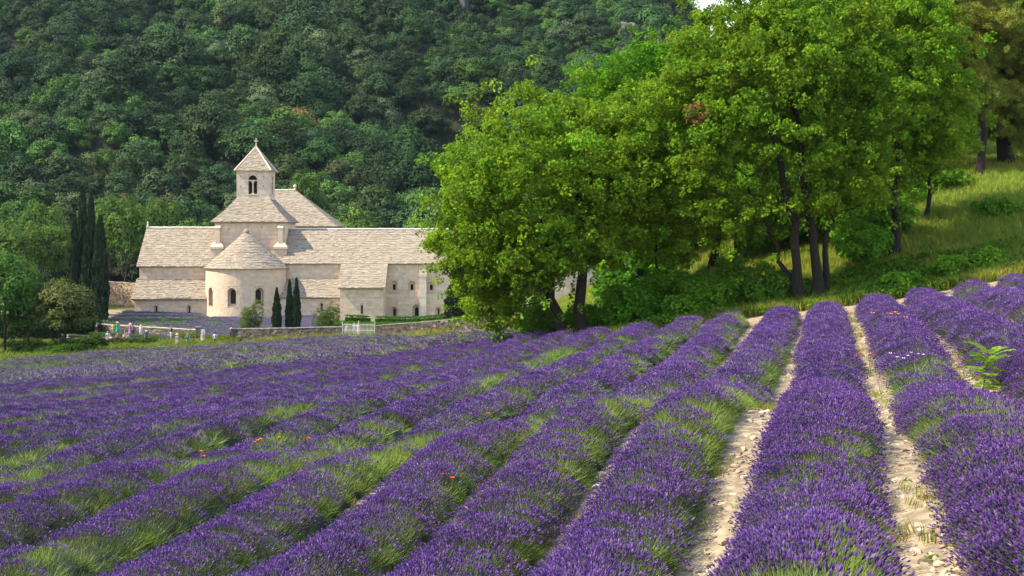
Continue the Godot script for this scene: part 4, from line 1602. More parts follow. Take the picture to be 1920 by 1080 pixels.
func build_small_things() -> void:
	build_sapling()
	poppy("cluster of orange flowers rising above the crest of a lavender row", Vector2(10.57, -40.00), 0.78, 7, Color(0.80, 0.36, 0.01), "orange_flowers", "flowers")
	poppy("red poppies on the stony path beside the row with orange flowers", Vector2(8.20, -33.50), 0.45, 4, Color(0.72, 0.06, 0.015))
	poppy("small white wild flowers among the lavender, downhill of the sapling", Vector2(8.19, -29.50), 0.74, 7, Color(0.7, 0.7, 0.66), "white_flowers", "flowers")
	poppy("red poppies in the stony gap where the dirt track opens near the lower rows", Vector2(-0.94, -19.60), 0.5, 2, Color(0.75, 0.09, 0.015))
	poppy("lone red poppy in the weedy green patch of the middle field", Vector2(-3.81, -26.50), 0.6, 1, Color(0.75, 0.09, 0.015))
	poppy("orange poppies among yellow grass in the bare patch of the field", Vector2(-4.69, -27.00), 0.55, 4, Color(0.75, 0.22, 0.02))
	poppy("coral poppies at the lower edge of the weedy green patch", Vector2(-5.22, -24.00), 0.6, 2, Color(0.78, 0.12, 0.05))
	poppy("lone orange poppy above a green lavender clump in the middle rows", Vector2(-0.46, -27.50), 0.65, 1, Color(0.75, 0.15, 0.02))
	# pebbles on the bare soil between the rows
	rng.seed = 31
	var cp := Copies.new()
	for k in range(-12, 4):
		var v := 0.8 + k * ROW_STEP
		for i in 1500:
			var d := 7.0 + pow(rng.randf(), 1.4) * 52.0
			var x := v + rng.randf_range(-0.42, 0.42) + ROW_TURN * d
			if absf(x) > d * 0.42 + 2: continue
			var q := spot(Vector2(x, -d))
			var s := 0.014 + 0.055 * pow(rng.randf(), 2.2)
			var c := vary(Color(0.43, 0.345, 0.24), 0.35)
			cp.add(Vector3(s, 0, 0).rotated(Vector3.UP, rng.randf() * TAU), Vector3(0, s * 0.6, 0), Vector3(0, 0, s).rotated(Vector3.UP, rng.randf() * TAU), q, c)
	var at := spot(Vector2(5, -20))
	var peb := thing("gravel", at, "pale pebbles and clods strewn on the soil between lavender rows", "gravel")
	scatter("pebbles", cp, rock_mesh(3).mesh(), M.stone, peb, at)
	# dry and green grass along the gaps between rows
	var cg := Copies.new()
	var cw := Copies.new()
	for k in range(-14, 4):
		var v := 0.8 + k * ROW_STEP
		for i in 340:
			var d := 7.0 + rng.randf() * 52.0
			var x := v + rng.randf_range(-0.4, 0.4) + ROW_TURN * d
			if absf(x) > d * 0.42 + 2: continue
			if noise.get_noise_2d(x * 9, d * 9) < -0.1: continue
			var q := spot(Vector2(x, -d))
			var dry := rng.randf()
			var c := Color(2.4, 1.7, 1.3) if dry < 0.5 else Color(1.5, 1.45, 0.9)
			if dry > 0.8: cw.stand(q + Vector3(0, 0.03, 0), (Vector3.UP + ball() * 0.3).normalized(), rng.randf() * TAU, rng.randf_range(0.25, 0.6), Color(1.3, 1.35, 0.8))
			else: cg.stand(q, (Vector3.UP + ball() * 0.5).normalized(), rng.randf() * TAU, rng.randf_range(0.2, 0.5), c)
	var weeds := thing("path_weeds", at, "dry and green grass tufts growing in the gaps between lavender rows", "weeds")
	scatter("grass", cg, M.grass_tuft, M.near_leaf, weeds, at)
	scatter("leaves", cw, M.small_spray, M.near_leaf, weeds, at)

func build_banks() -> void:
	# the grass slope beyond the track
	rng.seed = 61
	var cp := Copies.new()
	var cl := Copies.new()
	for i in 30000:
		var d := 61.5 + pow(rng.randf(), 1.6) * 62.0
		var x := rng.randf_range(-0.02, 0.42) * d
		var v := x - ROW_TURN * d
		if d < field_end(v) + 2.0 + noise.get_noise_2d(x * 6, d * 6) * 1.5: continue
		var q := spot(Vector2(x, -d))
		var n := noise.get_noise_2d(x * 5, d * 5)
		var c := Color(1.6, 1.65, 1.1) if rng.randf() > 0.3 + n else Color(2.4, 1.75, 1.3)
		if d < field_end(v) + 8.0 and rng.randf() < 0.3 + noise.get_noise_2d(x * 12 + 9, d * 12):
			cl.stand(q + Vector3(0, rng.randf_range(0.05, 0.3) + 0.5 * maxf(0, noise.get_noise_2d(x * 14, d * 14)), 0), (Vector3.UP + ball() * 0.4).normalized(), rng.randf() * TAU, rng.randf_range(0.7, 1.3), Color(1.05, 1.2, 0.8) * rng.randf_range(0.7, 1.3))
		else:
			if noise.get_noise_2d(x * 10 + 70, d * 10) > 0.3: cl.stand(q + Vector3(0, 0.15, 0), Vector3.UP, rng.randf() * TAU, 1.0, Color(0.9, 1.05, 0.7))
			cp.stand(q, (Vector3.UP + ball() * 0.2).normalized(), rng.randf() * TAU, rng.randf_range(0.7, 1.5), c * rng.randf_range(0.9, 1.4))
	var at := spot(Vector2(21.33, -72.00))
	var bank := thing("grass_slope", at, "green meadow grass covering the slope under the oaks", "grass")
	scatter("grass", cp, M.grass_tuft, M.near_leaf, bank, at)
	var cover := thing("leafy_undergrowth", at, "low leafy weeds along the edge between lavender and wood", "undergrowth")
	scatter("leaves", cl, M.near_spray, M.near_leaf, cover, at)
	# tall weeds and grass on the verge before the wall, and the bank at the field corner
	var cv := Copies.new()
	var cw := Copies.new()
	for i in 15000:
		var d := rng.randf_range(128, 176)
		var x := rng.randf_range(-64, -3)
		var v := x - ROW_TURN * d
		if v > -78.5 and d < field_end(v) + 0.4: continue
		if d > 178 + x * 0.28 + 8 and x > -47: continue
		if x > -33 and d > field_end(v) + 9: continue
		if x > -16 and rng.randf() < 0.75: continue
		var q := spot(Vector2(x, -d))
		var n := noise.get_noise_2d(x * 6, d * 6)
		if rng.randf() < 0.35 + n * 0.5 and x < -29:
			cw.stand(q + Vector3(0, 0.3, 0), (Vector3.UP + ball() * 0.3).normalized(), rng.randf() * TAU, rng.randf_range(1.4, 2.8), (Color(1.1, 0.75, 0.9) if n > 0.1 else Color(0.7, 0.75, 0.6)) * rng.randf_range(0.5, 1.2))
		else:
			cv.stand(q, (Vector3.UP + ball() * 0.15).normalized(), rng.randf() * TAU, rng.randf_range(1.3, 2.6), (Color(1.8, 1.35, 0.9) if rng.randf() < 0.4 + n else Color(1.15, 1.2, 1.0)) * rng.randf_range(0.65, 1.3))
	var vat := spot(Vector2(-40.09, -162.00))
	var verge := thing("verge_grass", vat, "tall grass and weeds along the verge below the stone wall", "grass")
	scatter("grass", cv, M.grass_tuft, M.near_leaf, verge, vat)
	scatter("weeds", cw, M.near_spray, M.near_leaf, verge, vat)

func build_wall_side() -> void:
	var grey := Color(0.095, 0.08, 0.07)
	var cap := Color(0.27, 0.245, 0.21)
	dry_wall("dry_stone_wall", "long dry stone wall behind the visitors, pale coping along its top", [[-57.71, -190.0, -13.54, -11.58], [-48.29, -184.0, -13.25, -11.69], [-39.24, -178.0, -12.95, -11.71]], 0.5, Color(0.15, 0.125, 0.10), Color(0.45, 0.41, 0.35), 41)
	dry_wall("dry_stone_wall", "dark dry stone wall from the entrance pillar up to the white gate", [[-33.21, -172.0, -12.51, -11.19], [-26.46, -168.0, -12.35, -10.83], [-19.74, -165.0, -12.19, -10.49]], 0.5, grey, cap, 42)
	dry_wall("dry_stone_wall", "dark dry stone wall climbing from the white gate to the oak", [[-15.62, -163.4, -11.82, -10.23], [-10.13, -159.0, -11.15, -9.60], [-4.62, -154.0, -10.28, -8.83], [2.22, -148.0, -8.55, -7.44]], 0.5, grey, cap, 43)
	dry_wall("retaining_wall", "ochre retaining wall under the trees beside the abbey gable", [[-62.36, -216.0, -11.50, -6.80], [-55.75, -213.0, -11.50, -7.11]], 0.6, Color(0.44, 0.31, 0.19), Color(0.42, 0.33, 0.22), 44)
	dry_wall("low_terrace_wall", "low stone ledge at the edge of the far lavender", [[-43.31, -153.0, -12.68, -12.39], [-39.44, -157.0, -12.83, -12.54]], 0.4, Color(0.3, 0.26, 0.2), Color(0.4, 0.35, 0.27), 45)
	rng.seed = 46
	var items := [
		["stone_pillar", "square stone pillar ending the long wall beside the path", "pillar", Vector2(-39.16, -177.60), Vector3(0.6, 1.45, 0.6), Color(0.17, 0.145, 0.12)],
		["stone_pillar", "square stone pillar starting the dark wall across the path", "pillar", Vector2(-33.59, -172.30), Vector3(0.75, 1.5, 0.7), Color(0.11, 0.095, 0.085)]]
	for it in items:
		var base := spot(it[3])
		var t := thing(it[0], base, it[1], it[2])
		var g := Geo.new()
		var s: Vector3 = it[4]
		var y := -0.3
		while y < s.y:
			var h := rng.randf_range(0.2, 0.3)
			for k in 2:
				g.block(Vector3(-s.x / 2 + k * s.x / 2 + 0.006, y, -s.z / 2), Vector3(s.x / 2 - 0.012, 0, 0), Vector3(0, h - 0.012, 0), Vector3(0, 0, s.z + rng.randf_range(0, 0.05)), vary(it[5], 0.25))
			y += h
		part("stones", g, M.stone, t, base, "stuff", false)
		var c := Geo.new()
		c.box(Vector3(0, y + 0.06, 0), Vector3(s.x + 0.15, 0.12, s.z + 0.15), vary(it[5] * 1.5, 0.1))
		part("cap", c, M.stone, t, base, "", false)
	# white upright panel behind the woman in pink, and the pale block in the verge
	var pb := spot(Vector2(-37.05, -170.50))
	var panel := thing("upright_panel", pb, "tall narrow whitish panel standing behind the person in pink", "panel")
	var pg := Geo.new()
	pg.block(Vector3(-0.24, 0.1, -0.03), Vector3(0.48, 0, 0), Vector3(0, 1.75, 0), Vector3(0, 0, 0.06), Color(0.6, 0.57, 0.5))
	part("board", pg, M.paint, panel, pb, "", false)
	var pp := Geo.new()
	for s in [-0.2, 0.2]: pp.box(Vector3(s, 0.05, -0.06), Vector3(0.06, 0.9, 0.06), Color(0.3, 0.25, 0.2))
	part("support", pp, M.paint, panel, pb, "", false)
	var sb := spot(Vector2(-39.16, -158.50))
	var box := thing("stone_block", sb, "small pale square block at the edge of the far lavender", "stone block")
	var bg := Geo.new()
	bg.block(Vector3(-0.32, -0.1, -0.3), Vector3(0.64, 0, 0), Vector3(0, 0.62, 0), Vector3(0, 0, 0.6), Color(0.52, 0.47, 0.39))
	bg.block(Vector3(-0.35, 0.523, -0.33), Vector3(0.7, 0, 0), Vector3(0, 0.07, 0), Vector3(0, 0, 0.66), Color(0.56, 0.5, 0.42))
	part("block", bg, M.stone, box, sb, "", false)
	# hedges
	hedge("trimmed bright hedge along the foot of the long wall, behind the crouching visitor", Vector2(-54.22, -183.50), Vector2(-44.17, -178.50), 0.9, 0.6, 51, Color(0.85, 1.0, 0.5))
	hedge("rounded bright hedge beside the pillar, behind the person in teal", Vector2(-41.57, -176.00), Vector2(-38.76, -174.60), 1.5, 1.0, 52, Color(0.85, 1.0, 0.5))
	hedge("low bright hedge in the opening between the two pillars", Vector2(-37.66, -175.00), Vector2(-34.12, -173.00), 0.8, 0.6, 53, Color(0.85, 1.0, 0.5))
	hedge("clipped green hedge behind the white gate, closer to the wall", Vector2(-21.91, -176.00), Vector2(-6.34, -169.00), 1.6, 1.15, 54, Color(0.75, 1.05, 0.45))
	hedge("short clipped green hedge against the projecting block of the abbey", Vector2(-22.23, -190.00), Vector2(-18.95, -190.00), 1.5, 1.2, 55, Color(0.6, 0.95, 0.4))
	hedge("clipped green hedge under the arched windows of the abbey", Vector2(-17.95, -190.00), Vector2(-8.72, -186.00), 1.5, 1.2, 56, Color(0.6, 0.95, 0.4))
	build_gate()
	# railing by the gable
	var rb := spot(Vector2(-55.26, -207.00))
	var rail := thing("railing", rb, "thin metal railing between retaining wall and abbey gable", "railing")
	for k in [0.15, 1.0]:
		var g := Geo.new()
		g.box(Vector3(0, k, 0), Vector3(2.2, 0.04, 0.04), Color(0.35, 0.2, 0.15))
		part("rail", g, M.metal, rail, rb, "", false)
	for i in 14:
		var g := Geo.new()
		g.box(Vector3(-1.05 + i * 0.162, 0.5, 0), Vector3(0.025, 1.02, 0.025), Color(0.35, 0.2, 0.15))
		part("bar", g, M.metal, rail, rb, "", false)

func build_people() -> void:
	var dark := Color(0.03, 0.022, 0.018)
	var brown := Color(0.1, 0.06, 0.03)
	var back := PI
	var white := Color(0.7, 0.7, 0.72)
	var straw := Color(0.62, 0.5, 0.3)
	person("person in rust orange top and dark trousers half behind the round tree", Vector2(-55.24, -186.50), back, 1.72, "up", Color(0.4, 0.1, 0.03), Color(0.03, 0.03, 0.04), brown)
	person("person in white top and dark red shorts facing the wall", Vector2(-54.36, -186.00), back, 1.72, "up", white, Color(0.3, 0.015, 0.05), dark, false, Color(0, 0, 0, 0), false)
	person("person in lime green top beside the woman in green dress", Vector2(-51.77, -184.60), back, 1.66, "", Color(0.45, 0.62, 0.04), Color(0.5, 0.42, 0.3), brown)
	person("person in long teal green dress with straw hat at the wall", Vector2(-51.22, -184.60), back, 1.74, "up", Color(0.02, 0.30, 0.2), Color(0.02, 0.30, 0.2), brown, true, straw)
	person("person in mauve dress with raised arms and pale hat at the wall", Vector2(-49.18, -183.20), back, 1.68, "high", Color(0.4, 0.16, 0.34), Color(0.4, 0.16, 0.34), brown, true, Color(0.7, 0.5, 0.5))
	person("person in plum top standing close behind the mauve dress", Vector2(-48.73, -182.90), back, 1.66, "up", Color(0.28, 0.1, 0.2), Color(0.05, 0.04, 0.06), dark)
	person("person all in white with straw hat facing the wall", Vector2(-47.55, -182.20), back, 1.62, "", white, Color(0.62, 0.62, 0.64), brown, false, straw)
	person("person in royal blue top and pale cap in front of the hedge", Vector2(-45.13, -175.60), 0.4, 1.6, "", Color(0.02, 0.10, 0.33), Color(0.02, 0.06, 0.16), brown, false, Color(0.62, 0.48, 0.36))
	person("crouching person in vivid orange red top in front of the hedge", Vector2(-49.20, -176.60), 0.9, 1.66, "crouch", Color(0.8, 0.07, 0.01), Color(0.3, 0.3, 0.33), brown)
	person("person in white shirt and dark hair in the weeds beside the orange top", Vector2(-50.02, -176.00), 0.2, 1.6, "lean", white, Color(0.5, 0.5, 0.52), dark)
	person("small person in white bending beside the crouching orange top", Vector2(-49.40, -175.80), -0.6, 1.5, "crouch", Color(0.68, 0.64, 0.6), Color(0.5, 0.45, 0.45), brown)
	person("crouching person in pale grey shirt before the hedge", Vector2(-48.42, -177.50), 0.5, 1.62, "crouch", Color(0.6, 0.6, 0.62), Color(0.4, 0.4, 0.42), dark)
	person("crouching person in steel grey top next to the pale grey shirt", Vector2(-47.82, -177.50), -0.4, 1.66, "crouch", Color(0.36, 0.42, 0.46), Color(0.3, 0.3, 0.3), dark)
	person("person in navy top and white shorts with arms out at the wall", Vector2(-42.84, -178.80), 1.3, 1.72, "out", Color(0.03, 0.03, 0.06), Color(0.66, 0.66, 0.7), brown, false, Color(0, 0, 0, 0), false)
	person("person in beige dress and straw hat walking in the verge grass", Vector2(-39.06, -166.00), 0.5, 1.66, "", Color(0.58, 0.48, 0.4), Color(0.58, 0.48, 0.4), brown, true, Color(0.68, 0.52, 0.26))
	person("person in teal top with hands raised to the face in the grass", Vector2(-37.76, -165.50), 0.1, 1.68, "up", Color(0.04, 0.30, 0.24), Color(0.25, 0.28, 0.2), brown, false, Color(0, 0, 0, 0), false)
	person("person in pink and white dress posing before the whitish panel", Vector2(-36.71, -168.80), 0.0, 1.62, "", Color(0.62, 0.36, 0.34), Color(0.56, 0.5, 0.55), dark, true)
	person("person in pale lilac shirt and dark hair walking in the verge", Vector2(-34.84, -166.80), back, 1.68, "", Color(0.55, 0.54, 0.68), Color(0.18, 0.16, 0.15), dark)
	person("person in black leaning on the dark entrance pillar", Vector2(-34.25, -173.50), -0.7, 1.62, "up", Color(0.02, 0.02, 0.025), Color(0.03, 0.03, 0.04), dark, false, Color(0.68, 0.4, 0.4))
	person("person in pink top seen through the bars of the white gate", Vector2(-19.35, -167.00), 0.2, 1.6, "", Color(0.62, 0.4, 0.4), Color(0.5, 0.3, 0.28), dark)
	person("person in white top with dark hair behind the gate's middle", Vector2(-18.53, -167.00), 0.0, 1.66, "up", white, Color(0.3, 0.4, 0.5), dark)
	person("person in cream dress behind the right leaf of the white gate", Vector2(-17.99, -166.60), 0.3, 1.68, "", Color(0.66, 0.58, 0.52), Color(0.66, 0.58, 0.52), brown, true)
	person("person in pale clothes behind the round tree's trunk", Vector2(-52.47, -168.00), 0.4, 1.66, "", Color(0.62, 0.58, 0.58), Color(0.4, 0.4, 0.45), brown)

# ---------------------------------------------------------------- woods

func build_oaks() -> void:
	var green := Color(1, 1, 1)
	var g1 := "broad leaved trees along the upper edge of the field"
	leaf_tree("oak_tree", "broad bright green oak in front of the abbey, its low boughs hanging towards the wall", "tree", g1,
		[[Vector2(2.32, -64.50), 0.27, Vector3(1.22, 1.07, -65.00)], [Vector2(3.05, -64.00), 0.3, Vector3(2.92, 2.78, -65.00)]],
		[[Vector3(1.7, 2.4, -65.0), Vector3(5.2, 4.8, 4.6)], [Vector3(-1.3, 0.1, -65.0), Vector3(2.6, 2.7, 2.9)], [Vector3(-0.9, -2.8, -65.0), Vector3(1.3, 1.5, 1.5)], [Vector3(4.5, 2.8, -66.0), Vector3(2.7, 3.7, 3.0)], [Vector3(1.3, -0.6, -64.0), Vector3(2.6, 1.3, 2.6)]],
		230, 21, M.oak_spray, M.near_leaf, green, 201)
	leaf_tree("oak_tree", "deep green oak behind the broad bright oak", "tree", g1,
		[[Vector2(6.96, -79.00), 0.26, Vector3(7.11, 5.75, -79.00)]],
		[[Vector3(7.4, 6.8, -79.0), Vector3(3.3, 4.3, 3.6)], [Vector3(5.6, 7.5, -79.0), Vector3(2.1, 1.8, 2.4)], [Vector3(7.9, 1.6, -78.0), Vector3(2.8, 3.5, 2.9)], [Vector3(9.7, 9.7, -80.0), Vector3(1.8, 1.8, 2.1)]],
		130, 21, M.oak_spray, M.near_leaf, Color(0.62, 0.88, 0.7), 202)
	var forked := leaf_tree("oak_tree", "big oak with forked dark trunks leaning apart at the head of the field", "tree", g1,
		[[Vector2(13.05, -63.50), 0.26, Vector3(11.52, 5.14, -64.00)], [Vector2(13.68, -63.80), 0.25, Vector3(12.67, 6.43, -65.00)], [Vector2(12.93, -64.20), 0.14, Vector3(10.56, 2.74, -64.00)], [Vector2(14.17, -64.60), 0.16, Vector3(15.60, 5.95, -65.00)]],
		[[Vector3(12.1, 6.1, -64.0), Vector3(4.6, 4.1, 4.1)], [Vector3(8.2, 4.9, -64.0), Vector3(2.2, 3.1, 2.4)], [Vector3(9.5, 8.1, -65.0), Vector3(1.8, 2.4, 2.2)], [Vector3(15.6, 6.2, -65.0), Vector3(2.9, 4.1, 2.9)], [Vector3(11.0, 1.2, -64.0), Vector3(3.1, 1.1, 2.6)], [Vector3(14.4, 1.9, -64.0), Vector3(2.2, 1.1, 1.9)], [Vector3(13.4, 10.5, -66.0), Vector3(3.7, 2.0, 3.0)], [Vector3(8.5, 1.4, -65.0), Vector3(1.8, 1.5, 1.9)]],
		250, 20, M.oak_spray, M.near_leaf, Color(0.95, 0.97, 1.0), 203)
	leaf_tree("oak_tree", "slender oak with a straight dark trunk uphill of the forked oak", "tree", g1,
		[[Vector2(18.44, -68.50), 0.24, Vector3(18.24, 6.83, -69.00)]],
		[[Vector3(18.9, 8.1, -69.0), Vector3(3.4, 3.4, 2.8)], [Vector3(17.1, 2.9, -69.0), Vector3(1.9, 1.4, 2.1)], [Vector3(20.2, 4.8, -69.0), Vector3(1.8, 1.3, 1.6)], [Vector3(18.4, 11.1, -70.0), Vector3(3.9, 2.1, 2.9)]],
		130, 21, M.oak_spray, M.near_leaf, Color(0.95, 1.0, 0.9), 204)
	leaf_tree("oak_tree", "small crooked thin stemmed tree standing alone on the grass slope", "tree", g1,
		[[Vector2(21.16, -73.00), 0.15, Vector3(21.63, 4.80, -73.50)]],
		[[Vector3(21.6, 6.0, -73.5), Vector3(1.7, 2.1, 1.7)], [Vector3(20.4, 3.4, -73.5), Vector3(1.1, 0.8, 1.1)]],
		34, 32, M.oak_spray, M.near_leaf, Color(0.95, 0.95, 0.95), 205)
	leaf_tree("oak_tree", "oak with twin trunks in the shade behind the forked oak", "tree", g1,
		[[Vector2(11.34, -80.00), 0.27, Vector3(11.10, 3.42, -80.00)], [Vector2(12.62, -80.50), 0.24, Vector3(13.36, 4.37, -81.00)]],
		[[Vector3(11.4, 4.3, -80.0), Vector3(3.6, 3.3, 3.6)], [Vector3(14.0, 7.4, -81.0), Vector3(3.3, 3.9, 3.6)], [Vector3(9.0, 3.4, -80.0), Vector3(2.1, 3.0, 2.4)]],
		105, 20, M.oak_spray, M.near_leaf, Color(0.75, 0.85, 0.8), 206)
	leaf_tree("oak_tree", "tall oak topping the wood behind the forked oak, against the sky", "tree", g1,
		[[Vector2(19.80, -88.00), 0.3, Vector3(19.14, 10.69, -88.00)]],
		[[Vector3(19.1, 13.3, -88.0), Vector3(4.9, 3.6, 4.6)], [Vector3(17.2, 9.7, -88.0), Vector3(4.0, 3.3, 4.0)], [Vector3(22.4, 11.4, -88.0), Vector3(3.3, 4.0, 3.6)], [Vector3(20.1, 6.1, -88.0), Vector3(4.0, 3.6, 4.0)]],
		115, 20, M.oak_spray, M.near_leaf, Color(0.8, 0.9, 0.8), 207)
	leaf_tree("oak_tree", "dark leafy tree filling the gap between bright oak and forked oak", "tree", g1,
		[[Vector2(9.96, -90.00), 0.24, Vector3(9.79, 4.86, -90.00)]],
		[[Vector3(9.8, 6.2, -90.0), Vector3(4.4, 4.4, 4.4)], [Vector3(7.4, 1.5, -90.0), Vector3(3.7, 3.4, 3.7)], [Vector3(11.8, 0.1, -90.0), Vector3(3.4, 2.7, 3.4)]],
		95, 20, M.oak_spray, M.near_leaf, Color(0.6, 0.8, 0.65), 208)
	leaf_tree("oak_tree", "small thin trunked oak at the shrubby edge below the twin trunk oak", "tree", g1,
		[[Vector2(7.03, -70.00), 0.09, Vector3(7.14, 1.15, -70.00)], [Vector2(12.48, -76.00), 0.1, Vector3(12.54, 1.82, -76.00)]],
		[[Vector3(7.1, 0.6, -70.0), Vector3(1.8, 1.6, 1.8)], [Vector3(12.5, 1.8, -76.0), Vector3(2.3, 1.7, 2.0)]],
		30, 30, M.oak_spray, M.near_leaf, Color(0.85, 0.95, 0.75), 209)
	# a withered rust coloured spray among the green of the forked oak
	rng.seed = 210
	var rust := Copies.new()
	for i in 26:
		rust.stand(Vector3(8.18, 5.39, -62.00) + ball() * Vector3(0.7, 0.5, 0.4), (Vector3.UP + ball()).normalized(), rng.randf() * TAU, rng.randf_range(0.6, 1.0), Color(3.2, 0.9, 4.0))
	scatter("withered_leaves", rust, M.near_spray, M.near_leaf, forked, forked.position)
	# pines on the grass slope
	var g2 := "pines on the upper slope"
	var needles := M.pine_spray as Mesh
	leaf_tree("pine_tree", "thick black trunked pine at the top of the grass slope", "tree", g2,
		[[Vector2(30.69, -88.00), 0.42, Vector3(31.20, 16.82, -89.00)]],
		[[Vector3(30.7, 12.3, -88.0), Vector3(4.3, 1.8, 4.3)], [Vector3(29.4, 8.3, -87.0), Vector3(3.6, 1.1, 3.6)], [Vector3(31.6, 7.0, -87.0), Vector3(2.6, 1.1, 2.9)], [Vector3(31.4, 16.2, -89.0), Vector3(5.3, 2.0, 4.3)], [Vector3(32.7, 10.4, -88.0), Vector3(3.0, 1.6, 3.0)]],
		130, 46, needles, M.pine_leaf, Color(1, 1, 1), 221, Color(0.05, 0.04, 0.035))
	leaf_tree("pine_tree", "straight slim trunked pine standing before the thick pine", "tree", g2,
		[[Vector2(27.59, -84.00), 0.22, Vector3(27.25, 15.43, -85.00)]],
		[[Vector3(27.2, 12.2, -85.0), Vector3(3.2, 1.9, 3.2)], [Vector3(26.8, 8.7, -85.0), Vector3(2.5, 1.3, 2.9)], [Vector3(26.4, 15.3, -86.0), Vector3(3.5, 1.9, 3.2)]],
		95, 44, needles, M.pine_leaf, Color(0.92, 0.95, 0.9), 222, Color(0.06, 0.045, 0.04))
	leaf_tree("pine_tree", "farther pine with a pale lit foot among the oaks", "tree", g2,
		[[Vector2(29.99, -95.00), 0.24, Vector3(29.88, 15.98, -96.00)]],
		[[Vector3(29.2, 12.7, -96.0), Vector3(3.2, 2.5, 3.6)], [Vector3(31.0, 9.4, -95.0), Vector3(2.5, 2.1, 2.8)], [Vector3(28.1, 8.8, -96.0), Vector3(2.5, 1.8, 2.5)]],
		90, 40, needles, M.pine_leaf, Color(0.7, 0.72, 0.65), 223, Color(0.07, 0.05, 0.04))
	# behind: the wood goes on up the slope
	var g3 := "trees deeper in the wood"
	var spots := [[1130, 112, 5.0, 5.5], [1215, 118, 5.5, 6.0], [1300, 112, 5.5, 6.5], [1385, 108, 5.0, 5.0], [1465, 106, 5.5, 6.5], [1545, 110, 5.5, 6.5], [1625, 104, 5.0, 6.0], [1260, 140, 6.0, 6.5], [1430, 138, 6.0, 5.5], [1600, 140, 6.0, 7.0], [1800, 128, 6.5, 7.5], [1875, 124, 6.5, 7.5], [1950, 120, 6.5, 7.5], [1740, 135, 6.0, 7.0]]
	for i in spots.size():
		var s: Array = spots[i]
		var x: float = (s[0] - 960.0) / 2667.0 * s[1]
		far_tree("wood_tree", "dark broad leaved tree deep in the shaded wood uphill of the field", "tree", g3, Vector2(x, -s[1]), M.crowns_mid[i % 4], Vector3(s[2], s[3], s[2]), 1.6, M.near_leaf, i * 1.7, 0.25)

